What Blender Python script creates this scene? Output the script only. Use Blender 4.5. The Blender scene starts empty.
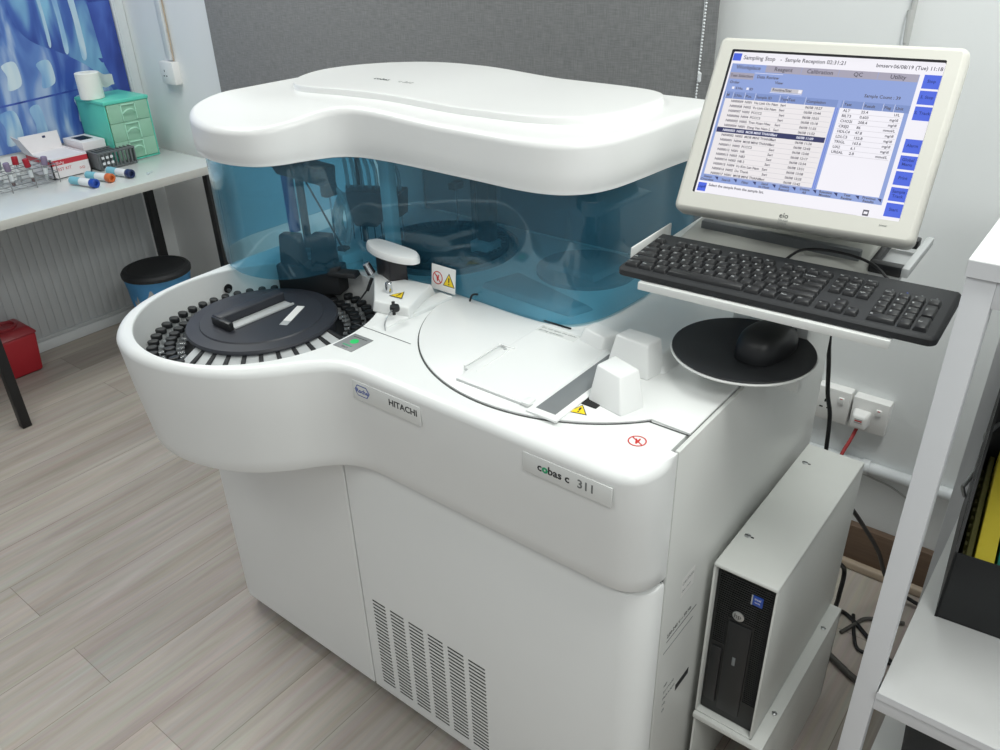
import bpy, bmesh, math, random
from mathutils import Vector, Matrix
from mathutils.geometry import delaunay_2d_cdt
random.seed(7)
PI = math.pi
SC = bpy.context.scene
COL = SC.collection

# ------------------------------------------------------------------ materials
def nt(name):
    m = bpy.data.materials.new(name); m.use_nodes = True
    t = m.node_tree; p = t.nodes['Principled BSDF']
    return m, t, p
def node(t, kind, **kw):
    n = t.nodes.new(kind)
    for k, v in kw.items():
        if k in n.inputs: n.inputs[k].default_value = v
        else: setattr(n, k, v)
    return n
def lin(c):
    return tuple(((v/255)/12.92 if v/255 <= .04045 else ((v/255+.055)/1.055)**2.4) for v in c)
def mat(name, rgb, rough=.5, metal=0., var=.04, scale=30., bump=0., spec=.5, srgb=True, coat=0.):
    m, t, p = nt(name)
    c = lin(rgb) if srgb else rgb
    p.inputs['Roughness'].default_value = rough; p.inputs['Metallic'].default_value = metal
    p.inputs['Specular IOR Level'].default_value = spec
    p.inputs['Coat Weight'].default_value = coat
    tc = node(t, 'ShaderNodeTexCoord')
    nz = node(t, 'ShaderNodeTexNoise', Scale=scale, Detail=3.)
    t.links.new(tc.outputs['Object'], nz.inputs['Vector'])
    mx = node(t, 'ShaderNodeMix', data_type='RGBA')
    mx.inputs[6].default_value = (*[v*(1-var) for v in c], 1); mx.inputs[7].default_value = (*[min(1, v*(1+var)) for v in c], 1)
    t.links.new(nz.outputs['Fac'], mx.inputs[0]); t.links.new(mx.outputs[2], p.inputs['Base Color'])
    if bump:
        b = node(t, 'ShaderNodeBump', Strength=bump, Distance=.001)
        n2 = node(t, 'ShaderNodeTexNoise', Scale=scale*12, Detail=2.)
        t.links.new(tc.outputs['Object'], n2.inputs['Vector'])
        t.links.new(n2.outputs['Fac'], b.inputs['Height']); t.links.new(b.outputs['Normal'], p.inputs['Normal'])
    return m
def emit(name, rgb, s=1.0):
    m, t, p = nt(name)
    tc = node(t, 'ShaderNodeTexCoord'); nz = node(t, 'ShaderNodeTexNoise', Scale=8.)
    t.links.new(tc.outputs['Object'], nz.inputs['Vector'])
    c = lin(rgb); mx = node(t, 'ShaderNodeMix', data_type='RGBA')
    mx.inputs[6].default_value = (*[v*.96 for v in c], 1); mx.inputs[7].default_value = (*[min(1, v*1.04) for v in c], 1)
    t.links.new(nz.outputs['Fac'], mx.inputs[0]); t.links.new(mx.outputs[2], p.inputs['Emission Color'])
    p.inputs['Base Color'].default_value = (.01, .01, .01, 1); p.inputs['Roughness'].default_value = .45
    p.inputs['Specular IOR Level'].default_value = .2
    p.inputs['Emission Strength'].default_value = s
    return m
def clear(name, rgb, rough=.05, refl=.5, haze=0., hazecol=(1, 1, 1)):
    m, t, p = nt(name); t.nodes.remove(p)
    out = t.nodes['Material Output']
    tr = node(t, 'ShaderNodeBsdfTransparent'); tr.inputs[0].default_value = (*rgb, 1)
    gl = node(t, 'ShaderNodeBsdfGlossy', Roughness=rough); gl.inputs[0].default_value = (1, 1, 1, 1)
    fr = node(t, 'ShaderNodeLayerWeight', Blend=.5)
    pw_ = node(t, 'ShaderNodeMath', operation='POWER'); pw_.inputs[1].default_value = 4.5
    t.links.new(fr.outputs['Facing'], pw_.inputs[0])
    mu = node(t, 'ShaderNodeMath', operation='MULTIPLY_ADD'); mu.inputs[1].default_value = refl*.95; mu.inputs[2].default_value = refl*.045
    t.links.new(pw_.outputs[0], mu.inputs[0])
    mx = node(t, 'ShaderNodeMixShader')
    t.links.new(mu.outputs[0], mx.inputs[0]); t.links.new(gl.outputs[0], mx.inputs[2])
    if haze:
        df = node(t, 'ShaderNodeBsdfDiffuse'); df.inputs[0].default_value = (*hazecol, 1)
        tc = node(t, 'ShaderNodeTexCoord'); nz = node(t, 'ShaderNodeTexNoise', Scale=6.); t.links.new(tc.outputs['Object'], nz.inputs['Vector'])
        mr = node(t, 'ShaderNodeMapRange'); mr.inputs['To Min'].default_value = haze*.8; mr.inputs['To Max'].default_value = haze*1.2
        t.links.new(nz.outputs['Fac'], mr.inputs['Value'])
        m2 = node(t, 'ShaderNodeMixShader'); t.links.new(mr.outputs[0], m2.inputs[0])
        t.links.new(tr.outputs[0], m2.inputs[1]); t.links.new(df.outputs[0], m2.inputs[2]); t.links.new(m2.outputs[0], mx.inputs[1])
    else:
        t.links.new(tr.outputs[0], mx.inputs[1])
    t.links.new(mx.outputs[0], out.inputs[0])
    return m

def floor_mat():
    m, t, p = nt('oak_vinyl_planks')
    tc = node(t, 'ShaderNodeTexCoord'); mp = node(t, 'ShaderNodeMapping'); mp.inputs['Rotation'].default_value = (0, 0, PI/2)
    t.links.new(tc.outputs['Object'], mp.inputs['Vector'])
    br = node(t, 'ShaderNodeTexBrick', Scale=1., offset=.37); br.inputs['Brick Width'].default_value = 1.22; br.inputs['Row Height'].default_value = .18
    br.inputs['Mortar Size'].default_value = .0009; br.inputs['Bias'].default_value = 0.
    br.inputs['Color1'].default_value = (.0, .0, .0, 1); br.inputs['Color2'].default_value = (1, 1, 1, 1); br.inputs['Mortar'].default_value = (.2, .2, .2, 1)
    t.links.new(mp.outputs[0], br.inputs['Vector'])
    m2 = node(t, 'ShaderNodeMapping'); m2.inputs['Scale'].default_value = (22, 1.6, 1); t.links.new(tc.outputs['Object'], m2.inputs['Vector'])
    ad = node(t, 'ShaderNodeVectorMath', operation='ADD')
    sc = node(t, 'ShaderNodeVectorMath', operation='SCALE'); sc.inputs['Scale'].default_value = 7.3
    t.links.new(br.outputs['Color'], sc.inputs[0]); t.links.new(m2.outputs[0], ad.inputs[0]); t.links.new(sc.outputs[0], ad.inputs[1])
    n1 = node(t, 'ShaderNodeTexNoise', Scale=1.0, Detail=6., Roughness=.62, Distortion=.6); t.links.new(ad.outputs[0], n1.inputs['Vector'])
    m3 = node(t, 'ShaderNodeMapping'); m3.inputs['Scale'].default_value = (90, 3, 1); t.links.new(tc.outputs['Object'], m3.inputs['Vector'])
    n2 = node(t, 'ShaderNodeTexNoise', Scale=1.0, Detail=3.); t.links.new(m3.outputs[0], n2.inputs['Vector'])
    rp = node(t, 'ShaderNodeValToRGB')
    e = rp.color_ramp.elements; e[0].position = .3; e[0].color = (*lin((172, 161, 151)), 1); e[1].position = .72; e[1].color = (*lin((200, 193, 185)), 1)
    k = e.new(.5); k.color = (*lin((187, 178, 169)), 1)
    t.links.new(n1.outputs['Fac'], rp.inputs[0])
    mx = node(t, 'ShaderNodeMix', data_type='RGBA', blend_type='MULTIPLY'); mx.inputs[0].default_value = .22
    t.links.new(rp.outputs[0], mx.inputs[6]); t.links.new(n2.outputs['Color'], mx.inputs[7])
    m4 = node(t, 'ShaderNodeMix', data_type='RGBA', blend_type='OVERLAY'); m4.inputs[0].default_value = .10
    t.links.new(mx.outputs[2], m4.inputs[6]); t.links.new(br.outputs['Color'], m4.inputs[7])
    m5 = node(t, 'ShaderNodeMix', data_type='RGBA', blend_type='MIX'); m5.inputs[7].default_value = (*lin((96, 86, 76)), 1)
    mm = node(t, 'ShaderNodeMath', operation='MULTIPLY'); mm.inputs[1].default_value = .55; t.links.new(br.outputs['Fac'], mm.inputs[0]); t.links.new(mm.outputs[0], m5.inputs[0])
    t.links.new(m4.outputs[2], m5.inputs[6]); t.links.new(m5.outputs[2], p.inputs['Base Color'])
    p.inputs['Roughness'].default_value = .48; p.inputs['Specular IOR Level'].default_value = .35
    return m
def blind_mat():
    m, t, p = nt('grey_woven_blind')
    tc = node(t, 'ShaderNodeTexCoord')
    cols = []
    for s in ((420, 1, 30), (30, 1, 420)):
        mp = node(t, 'ShaderNodeMapping'); mp.inputs['Scale'].default_value = s; t.links.new(tc.outputs['Object'], mp.inputs['Vector'])
        n = node(t, 'ShaderNodeTexNoise', Scale=1., Detail=2.); t.links.new(mp.outputs[0], n.inputs['Vector']); cols.append(n)
    a = node(t, 'ShaderNodeMath', operation='ADD'); t.links.new(cols[0].outputs['Fac'], a.inputs[0]); t.links.new(cols[1].outputs['Fac'], a.inputs[1])
    rp = node(t, 'ShaderNodeMapRange'); rp.inputs['From Min'].default_value = .7; rp.inputs['From Max'].default_value = 1.3; t.links.new(a.outputs[0], rp.inputs['Value'])
    mx = node(t, 'ShaderNodeMix', data_type='RGBA'); mx.inputs[6].default_value = (*lin((122, 123, 124)), 1); mx.inputs[7].default_value = (*lin((148, 149, 149)), 1)
    t.links.new(rp.outputs[0], mx.inputs[0]); t.links.new(mx.outputs[2], p.inputs['Base Color'])
    p.inputs['Roughness'].default_value = .9; p.inputs['Specular IOR Level'].default_value = .1
    return m
def poster_mat(name, light, mid, dark, sx=16., dist=1.2, seed=0.):
    m, t, p = nt(name)
    tc = node(t, 'ShaderNodeTexCoord'); mp = node(t, 'ShaderNodeMapping'); mp.inputs['Scale'].default_value = (1, sx, 2.2); mp.inputs['Location'].default_value = (seed, seed*1.7, seed*.3)
    t.links.new(tc.outputs['Object'], mp.inputs['Vector'])
    n = node(t, 'ShaderNodeTexNoise', Scale=1., Detail=2.5, Roughness=.5, Distortion=dist); t.links.new(mp.outputs[0], n.inputs['Vector'])
    rp = node(t, 'ShaderNodeValToRGB'); e = rp.color_ramp.elements
    e[0].position = .36; e[0].color = (*lin(dark), 1); e[1].position = .68; e[1].color = (*lin(light), 1)
    k = e.new(.5); k.color = (*lin(mid), 1)
    t.links.new(n.outputs['Fac'], rp.inputs[0]); t.links.new(rp.outputs[0], p.inputs['Base Color'])
    p.inputs['Roughness'].default_value = .35
    return m
def wood_mat(name, a, b, s=(3, 60, 60)):
    m, t, p = nt(name)
    tc = node(t, 'ShaderNodeTexCoord'); mp = node(t, 'ShaderNodeMapping'); mp.inputs['Scale'].default_value = s; t.links.new(tc.outputs['Object'], mp.inputs['Vector'])
    n = node(t, 'ShaderNodeTexNoise', Scale=1., Detail=5., Distortion=.5); t.links.new(mp.outputs[0], n.inputs['Vector'])
    mx = node(t, 'ShaderNodeMix', data_type='RGBA'); mx.inputs[6].default_value = (*lin(a), 1); mx.inputs[7].default_value = (*lin(b), 1)
    t.links.new(n.outputs['Fac'], mx.inputs[0]); t.links.new(mx.outputs[2], p.inputs['Base Color']); p.inputs['Roughness'].default_value = .5
    return m

M = {}
M['white'] = mat('white_plastic', (232, 234, 233), .32, var=.012, scale=14)
M['white_matte'] = mat('white_painted_steel', (222, 224, 222), .42, var=.015, scale=18, bump=.08)
M['cover'] = mat('white_gloss_cover', (238, 239, 238), .28, var=.008, scale=6)
M['side'] = mat('white_side_steel', (214, 216, 213), .35, var=.015, scale=9)
M['wall'] = mat('white_wall_paint', (234, 237, 237), .75, var=.015, scale=4, bump=.15)
M['wallpanel'] = mat('ribbed_wall_panel', (196, 200, 202), .6, var=.03, scale=5)
M['trim'] = mat('white_trim', (222, 226, 228), .5, var=.015)
M['black'] = mat('black_plastic', (26, 28, 30), .42, var=.1, scale=40)
M['blackm'] = mat('black_matte', (33, 35, 38), .62, var=.1, scale=60, bump=.2)
M['disk'] = mat('charcoal_disk', (46, 48, 55), .45, var=.06, scale=25)
M['key'] = mat('black_key', (30, 31, 33), .4, var=.08, scale=60)
M['legend'] = mat('key_legend_white', (205, 208, 210), .6)
M['dark'] = mat('dark_void', (16, 17, 18), .7, var=.1)
M['seam'] = mat('seam_gasket', (70, 72, 72), .6, var=.05)
M['slot'] = mat('vent_slot_dark', (52, 55, 54), .7, var=.05)
M['grey'] = mat('mid_grey_plastic', (120, 124, 126), .45, var=.04)
M['lgrey'] = mat('light_grey_plastic', (178, 181, 182), .45, var=.03)
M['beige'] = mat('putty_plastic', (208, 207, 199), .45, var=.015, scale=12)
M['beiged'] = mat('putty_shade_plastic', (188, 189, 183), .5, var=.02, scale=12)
M['metal'] = mat('brushed_metal', (185, 187, 188), .3, metal=.85, var=.04)
M['chrome'] = mat('chrome_metal', (215, 217, 220), .15, metal=1., var=.02)
M['leg'] = mat('black_powder_steel', (26, 27, 29), .45, var=.08)
M['tabletop'] = mat('pale_laminate', (214, 219, 217), .18, var=.03, scale=9, coat=.3)
M['tableedge'] = mat('table_edge_band', (206, 206, 200), .5, var=.02)
M['red'] = mat('red_plastic', (176, 36, 48), .4, var=.05)
M['redd'] = mat('red_translucent_lid', (150, 44, 52), .35, var=.06)
M['redprint'] = mat('red_print', (196, 52, 66), .5, var=.04)
M['redsign'] = mat('red_sign_ink', (200, 48, 44), .5, var=.03)
M['redcord'] = mat('red_cord', (150, 40, 42), .5, var=.08)
M['blue'] = mat('blue_plastic', (38, 78, 170), .4, var=.05)
M['bluebag'] = mat('blue_bag_film', (104, 184, 236), .35, var=.1, scale=18, bump=.3)
M['brand'] = mat('blue_ink', (64, 86, 160), .5)
M['orange'] = mat('orange_plastic', (214, 112, 58), .4, var=.05)
M['navy'] = mat('navy_plastic', (36, 50, 92), .4)
M['ink'] = mat('black_ink', (38, 40, 42), .5, var=.05)
M['inkg'] = mat('grey_ink', (110, 114, 114), .5, var=.05)
M['faint'] = mat('faint_print', (168, 170, 169), .5, var=.03)
M['green'] = mat('green_ink', (38, 160, 110), .5)
M['led'] = emit('green_led', (40, 205, 110), .9)
M['panelgrey'] = mat('grey_button_panel', (132, 134, 135), .45, var=.03)
M['plate'] = mat('name_plate', (222, 224, 222), .25, var=.01)
M['segment'] = mat('segment_card', (196, 199, 200), .4, var=.04)
M['yellow'] = mat('yellow_sign_ink', (244, 212, 40), .45, var=.02)
M['sticker'] = mat('white_sticker', (238, 238, 236), .35, var=.01)
M['teal'] = mat('teal_plastic', (96, 206, 184), .35, var=.03)
M['tealdraw'] = clear('clear_green_drawer', (.70, .95, .83), .2, .7, .62, lin((182, 228, 204)))
M['lime'] = mat('lime_paper', (206, 226, 140), .6)
M['drawmid'] = mat('dim_green_paper', (150, 200, 172), .6)
M['drawframe'] = mat('pale_green_plastic', (178, 226, 204), .35, var=.03)
M['tissue'] = mat('tissue_paper', (236, 238, 232), .85, var=.03, scale=30, bump=.3)
M['card'] = mat('white_card', (232, 228, 230), .6, var=.03)
M['clearp'] = clear('clear_tube_plastic', (.93, .95, .96), .08, .9, .12, (.85, .88, .9))
M['blood'] = mat('dark_red_sample', (80, 14, 20), .3)
M['redcap'] = mat('red_tube_cap', (168, 30, 46), .4)
M['lavcap'] = mat('lavender_tube_cap', (138, 124, 150), .4)
M['greycap'] = mat('grey_tube_cap', (128, 138, 142), .4)
M['wire'] = mat('wire_grey', (150, 152, 152), .35, metal=.6)
M['rackgrey'] = mat('rack_grey_plastic', (102, 106, 108), .45, var=.05)
M['label'] = mat('tube_label_paper', (226, 230, 232), .6)
M['lblue'] = mat('pale_blue_label', (128, 190, 205), .6)
M['acrylic'] = clear('blue_acrylic', (.60, .835, .915), .03, 1.0, .08, lin((96, 160, 190)))
M['floor'] = floor_mat(); M['blind'] = blind_mat()
M['poster'] = poster_mat('poster_blue', (136, 190, 222), (72, 106, 182), (44, 66, 150), 9., .8)
M['flask'] = poster_mat('poster_flask', (196, 214, 230), (98, 134, 196), (58, 86, 166), 7., 1.6, 3.1)
M['flaskdark'] = poster_mat('poster_deep', (78, 108, 190), (60, 84, 168), (44, 62, 140), 8., 1., 5.)
M['streak'] = poster_mat('poster_streak', (206, 222, 230), (160, 196, 222), (116, 160, 210), 12., .8, 8.)
M['woodbase'] = wood_mat('brown_wood_baseboard', (92, 74, 60), (128, 106, 88), (4, 60, 90))
M['quarter'] = wood_mat('pale_wood_quarter', (176, 158, 138), (196, 180, 160), (4, 60, 60))
M['shelf'] = mat('white_shelf_laminate', (226, 227, 226), .3, var=.012)
M['shelfedge'] = mat('shelf_frame_grey_white', (216, 218, 221), .4, var=.02)
M['folder_y'] = mat('yellow_folder', (214, 196, 52), .5, var=.04)
M['folder_o'] = mat('olive_folder', (84, 82, 36), .6, var=.1)
M['folder_t'] = mat('teal_folder', (20, 122, 108), .5, var=.04)
M['folder_g'] = mat('grey_folder', (120, 126, 126), .5, var=.04)
M['sleeve'] = mat('white_sleeve_steel', (216, 218, 214), .42, var=.015, bump=.08)
M['bezel'] = mat('black_ribbed_bezel', (22, 24, 25), .5, var=.1)
M['cable'] = mat('black_cable', (22, 22, 24), .45)
M['wallcable'] = mat('white_wire', (190, 192, 190), .5)
M['greycable'] = mat('grey_cable', (78, 76, 72), .55)
M['probe'] = mat('probe_dark', (40, 38, 42), .4)
M['probeblue'] = mat('probe_blue', (40, 96, 176), .4)
M['interior'] = mat('interior_white', (225, 228, 228), .45, var=.02)
M['intgrey'] = mat('interior_grey', (150, 154, 156), .5, var=.03)
M['tubing'] = clear('clear_tubing', (.8, .84, .84), .1, 1., .35, (.75, .78, .78))
M['scr_white'] = emit('screen_white', (233, 231, 238), 1.0)
M['scr_list'] = emit('screen_list', (226, 222, 224), 1.0)
M['scr_blue'] = emit('screen_blue', (137, 156, 208), 1.0)
M['scr_head'] = emit('screen_header', (120, 140, 192), 1.0)
M['scr_grey'] = emit('screen_tab', (160, 156, 172), 1.0)
M['scr_btn'] = emit('screen_button', (74, 100, 214), 1.0)
M['scr_btnd'] = emit('screen_button_dark', (40, 56, 130), 1.0)
M['scr_navy'] = emit('screen_selected', (44, 48, 92), 1.0)
M['scr_text'] = emit('screen_text', (84, 82, 92), 1.0)
M['scr_line'] = emit('screen_rule', (190, 188, 194), 1.0)
M['scr_wtext'] = emit('screen_white_text', (220, 222, 236), 1.0)

# ------------------------------------------------------------------ mesh builder
def rbox(bm, x0, x1, y0, y1, z0, z1, bev=.0, seg=2):
    vs = [bm.verts.new(p) for p in ((x0,y0,z0),(x1,y0,z0),(x1,y1,z0),(x0,y1,z0),(x0,y0,z1),(x1,y0,z1),(x1,y1,z1),(x0,y1,z1))]
    fs = [bm.faces.new([vs[i] for i in f]) for f in ((3,2,1,0),(4,5,6,7),(0,1,5,4),(1,2,6,5),(2,3,7,6),(3,0,4,7))]
    if bev > 0:
        es = list({e for f in fs for e in f.edges})
        bmesh.ops.bevel(bm, geom=es, offset=bev, segments=seg, profile=.5, affect='EDGES', clamp_overlap=True)
class B:
    def __init__(s): s.bm = bmesh.new(); s.mats = []
    def mi(s, m):
        if m not in s.mats: s.mats.append(m)
        return s.mats.index(m)
    def _take(s, tmp, m, mtx=None, smooth=True):
        i = s.mi(m)
        for f in tmp.faces:
            f.material_index = i
            if smooth is not None: f.smooth = smooth
        if mtx is not None: tmp.transform(mtx)
        me = bpy.data.meshes.new('tmp'); tmp.to_mesh(me); tmp.free()
        s.bm.from_mesh(me); bpy.data.meshes.remove(me); return s
    def box(s, m, x0, x1, y0, y1, z0, z1, bev=.0015, seg=2, mtx=None):
        t = bmesh.new(); rbox(t, min(x0,x1), max(x0,x1), min(y0,y1), max(y0,y1), min(z0,z1), max(z0,z1), bev, seg)
        return s._take(t, m, mtx)
    def frustum(s, m, bot, top, bev=.003, seg=2, mtx=None):
        """bot / top: four points each, same winding"""
        t = bmesh.new(); v = [t.verts.new(p) for p in list(bot)+list(top)]
        fs = [t.faces.new([v[i] for i in f]) for f in ((3,2,1,0),(4,5,6,7),(0,1,5,4),(1,2,6,5),(2,3,7,6),(3,0,4,7))]
        bmesh.ops.recalc_face_normals(t, faces=t.faces)
        if bev: bmesh.ops.bevel(t, geom=list(t.edges), offset=bev, segments=seg, profile=.5, affect='EDGES', clamp_overlap=True)
        return s._take(t, m, mtx)
    def lathe(s, m, prof, c=(0,0,0), n=40, mtx=None, cap=True):
        """prof: (r,z) from bottom to top around z through c"""
        t = bmesh.new(); rings = []
        for r, z in prof:
            rings.append([t.verts.new((c[0]+r*math.cos(2*PI*k/n), c[1]+r*math.sin(2*PI*k/n), c[2]+z)) for k in range(n)])
        for a, b in zip(rings, rings[1:]):
            for k in range(n): t.faces.new((a[k], a[(k+1)%n], b[(k+1)%n], b[k]))
        if cap:
            t.faces.new(rings[0][::-1]); t.faces.new(rings[-1])
        return s._take(t, m, mtx)
    def cyl(s, m, p0, p1, r0, r1=None, n=16, bev=0.):
        r1 = r0 if r1 is None else r1
        p0 = Vector(p0); p1 = Vector(p1); d = p1-p0; L = d.length
        q = d.to_track_quat('Z', 'Y').to_matrix().to_4x4(); mt = Matrix.Translation(p0) @ q
        pr = [(r0, 0), (r1, L)] if not bev else [(r0-bev, 0), (r0, bev), (r1, L-bev), (r1-bev, L)]
        return s.lathe(m, pr, n=n, mtx=mt)
    def tube(s, m, pts, r, n=8, res=6, closed=False):
        P = spline(pts, res, closed) if len(pts) > 2 else [Vector(p) for p in pts]
        t = bmesh.new(); rings = []; up = Vector((0, 0, 1)); N = len(P)
        prev = None
        for i, p in enumerate(P):
            if closed: d = P[(i+1)%N]-P[i-1]
            else: d = P[min(i+1, N-1)]-P[max(i-1, 0)]
            d.normalize()
            if prev is None:
                a = d.cross(up)
                if a.length < .05: a = d.cross(Vector((1, 0, 0)))
            else:
                a = prev - d*prev.dot(d)
            a.normalize(); prev = a; b = d.cross(a)
            rings.append([t.verts.new(p+a*(r*math.cos(2*PI*k/n))+b*(r*math.sin(2*PI*k/n))) for k in range(n)])
        pairs = list(zip(rings, rings[1:])) + ([(rings[-1], rings[0])] if closed else [])
        for a, b in pairs:
            for k in range(n): t.faces.new((a[k], a[(k+1)%n], b[(k+1)%n], b[k]))
        if not closed:
            t.faces.new(rings[0][::-1]); t.faces.new(rings[-1])
        bmesh.ops.recalc_face_normals(t, faces=t.faces)
        return s._take(t, m)
    def loft(s, m, outl, rings, bottom=True, top=True, zf=None, mtx=None, wf=None, df=None):
        """outl: 2D points counter-clockwise; rings: (inset, z)"""
        t = bmesh.new(); R = []
        for rg_ in rings:
            ins, z = rg_[0], rg_[1]
            o = inset(outl, ins)
            if wf: o = [(p[0]+(q[0]-p[0])*wf(*p), p[1]+(q[1]-p[1])*wf(*p)) for p, q in zip(outl, o)]
            if len(rg_) > 2: o = [(q[0]+df(p, rg_[2])[0], q[1]+df(p, rg_[2])[1]) for p, q in zip(outl, o)]
            R.append([t.verts.new((x, y, zf(x, y, z) if zf else z)) for x, y in o])
        n = len(outl)
        for a, b in zip(R, R[1:]):
            for k in range(n):
                f = t.faces.new((a[k], a[(k+1)%n], b[(k+1)%n], b[k])); f.smooth = True
        if bottom: t.faces.new(R[0][::-1]).smooth = False
        if top: t.faces.new(R[-1]).smooth = False
        return s._take(t, m, mtx, smooth=None)
    def sheet(s, m, outl, z, zf=None, holes=(), grid=None, smooth=False):
        """flat (or zf-shaped) face over a 2D outline with holes"""
        pts = [Vector(p) for p in outl]; edges = [(i, (i+1)%len(outl)) for i in range(len(outl))]
        faces = [list(range(len(outl)))]
        for h in holes:
            b = len(pts); pts += [Vector(p) for p in h]; k = len(h)
            edges += [(b+i, b+(i+1)%k) for i in range(k)]
        if grid:
            xs = [p[0] for p in outl]; ys = [p[1] for p in outl]
            x = min(xs)+grid*.5
            while x < max(xs):
                y = min(ys)+grid*.5
                while y < max(ys):
                    if inside((x, y), outl) and mind((x, y), outl) > grid*.35: pts.append(Vector((x, y)))
                    y += grid
                x += grid
        vo, eo, fo, *_ = delaunay_2d_cdt(pts, edges, [], 0, 1e-6)
        t = bmesh.new(); vs = [t.verts.new((v.x, v.y, zf(v.x, v.y, z) if zf else z)) for v in vo]
        for f in fo:
            c = sum((vo[i] for i in f), Vector((0, 0)))/len(f)
            if not inside(c, outl) or any(inside(c, h) for h in holes): continue
            try: t.faces.new([vs[i] for i in f])
            except ValueError: pass
        bmesh.ops.recalc_face_normals(t, faces=t.faces)
        for f in t.faces:
            if f.normal.z < 0: f.normal_flip()
            f.smooth = smooth
        return s._take(t, m, None, smooth=None)
    def text(s, m, body, size, mtx, align='LEFT', ext=.00012, bold=0.):
        cu = bpy.data.curves.new('t', 'FONT'); cu.body = body; cu.size = size; cu.align_x = align; cu.extrude = ext; cu.resolution_u = 2; cu.offset = bold
        ob = bpy.data.objects.new('t', cu)
        me = bpy.data.meshes.new_from_object(ob)
        t = bmesh.new(); t.from_mesh(me); bpy.data.objects.remove(ob); bpy.data.curves.remove(cu); bpy.data.meshes.remove(me)
        return s._take(t, m, mtx, smooth=False)
    def poly(s, m, pts, th, mtx=None):
        """flat polygon in xy extruded by th in z"""
        t = bmesh.new(); a = [t.verts.new((x, y, 0)) for x, y in pts]; b = [t.verts.new((x, y, th)) for x, y in pts]; n = len(pts)
        t.faces.new(a[::-1]); t.faces.new(b)
        for k in range(n): t.faces.new((a[k], a[(k+1)%n], b[(k+1)%n], b[k]))
        bmesh.ops.recalc_face_normals(t, faces=t.faces)
        return s._take(t, m, mtx, smooth=False)
    def build(s, name, parent=None, label=None, world=True, weld=False):
        if weld: bmesh.ops.remove_doubles(s.bm, verts=s.bm.verts, dist=1e-6)
        if parent is not None and world:
            o = Vector((0, 0, 0)); q = parent
            while q is not None: o += q.location; q = q.parent
            s.bm.transform(Matrix.Translation(-o))
        me = bpy.data.meshes.new(name); s.bm.to_mesh(me); s.bm.free()
        for m in s.mats: me.materials.append(m)
        me.set_sharp_from_angle(angle=math.radians(38))
        ob = bpy.data.objects.new(name, me); COL.objects.link(ob)
        if parent is not None: ob.parent = parent
        if label: ob['label'] = label
        return ob

def spline(pts, res=6, closed=False):
    P = [Vector(p) for p in pts]; n = len(P); out = []
    seg = n if closed else n-1
    for i in range(seg):
        if closed: a, b, c, d = P[i-1], P[i], P[(i+1)%n], P[(i+2)%n]
        else: a, b, c, d = P[max(i-1, 0)], P[i], P[i+1], P[min(i+2, n-1)]
        for k in range(res):
            t = k/res
            out.append(.5*((2*b)+(c-a)*t+(2*a-5*b+4*c-d)*t*t+(3*b-a-3*c+d)*t**3))
    if not closed: out.append(P[-1])
    return out
def area(o): return .5*sum(o[i][0]*o[(i+1)%len(o)][1]-o[(i+1)%len(o)][0]*o[i][1] for i in range(len(o)))
def ccw(o): return o if area(o) > 0 else o[::-1]
def inset(o, d):
    if abs(d) < 1e-9: return [tuple(p) for p in o]
    n = len(o); r = []
    for i in range(n):
        a = Vector(o[i-1][:2]); b = Vector(o[i][:2]); c = Vector(o[(i+1)%n][:2])
        e = (b-a).normalized(); f = (c-b).normalized()
        n1 = Vector((-e.y, e.x)); n2 = Vector((-f.y, f.x)); m = n1+n2
        if m.length < 1e-6: m = n1
        m.normalize(); k = max(.3, m.dot(n1)); q = b+m*(d/k); r.append((q.x, q.y))
    return r
def inside(p, o):
    x, y = p[0], p[1]; c = False; n = len(o); j = n-1
    for i in range(n):
        if (o[i][1] > y) != (o[j][1] > y) and x < (o[j][0]-o[i][0])*(y-o[i][1])/(o[j][1]-o[i][1])+o[i][0]: c = not c
        j = i
    return c
def mind(p, o):
    q = Vector((p[0], p[1])); best = 9
    for a in o: best = min(best, (q-Vector(a[:2])).length)
    return best
def rpoly(pts, n=8):
    """polygon with per-corner radius -> dense outline; pts: (x,y,r)"""
    out = []; N = len(pts)
    for i in range(N):
        a = Vector(pts[i-1][:2]); b = Vector(pts[i][:2]); c = Vector(pts[(i+1)%N][:2]); r = pts[i][2]
        if r <= 0: out.append((b.x, b.y)); continue
        u = (a-b).normalized(); v = (c-b).normalized(); ang = u.angle(v); d = r/math.tan(ang/2)
        p = b+u*d; q = b+v*d; ce = b+(u+v).normalized()*(r/math.sin(ang/2))
        a0 = math.atan2(p.y-ce.y, p.x-ce.x); a1 = math.atan2(q.y-ce.y, q.x-ce.x); da = (a1-a0+PI) % (2*PI)-PI
        for k in range(n+1): out.append((ce.x+r*math.cos(a0+da*k/n), ce.y+r*math.sin(a0+da*k/n)))
    return ccw(out)
def circ(cx, cy, r, n=64, a0=0., a1=2*PI):
    full = abs(a1-a0-2*PI) < 1e-6
    return [(cx+r*math.cos(a0+(a1-a0)*k/(n if full else n-1)), cy+r*math.sin(a0+(a1-a0)*k/(n if full else n-1))) for k in range(n)]
def curve2(pts, res=8): return ccw([(p.x, p.y) for p in spline([(x, y, 0) for x, y in pts], res, True)])
def lobe(pts, res=8): return curve2([(x-.024*max(0, min(1, (-1.33-x)/.25))*(1-sm(.98, 1.2, y)), y) for x, y in pts], res)
def sm(a, b, x):
    t = min(1, max(0, (x-a)/(b-a))); return t*t*(3-2*t)
def T(x=0, y=0, z=0, rz=0, rx=0, ry=0):
    return Matrix.Translation((x, y, z)) @ Matrix.Rotation(rz, 4, 'Z') @ Matrix.Rotation(ry, 4, 'Y') @ Matrix.Rotation(rx, 4, 'X')
def FR(x, y, z, rz=0): return T(x, y, z, rz, PI/2)      # text plane facing -Y
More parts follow.
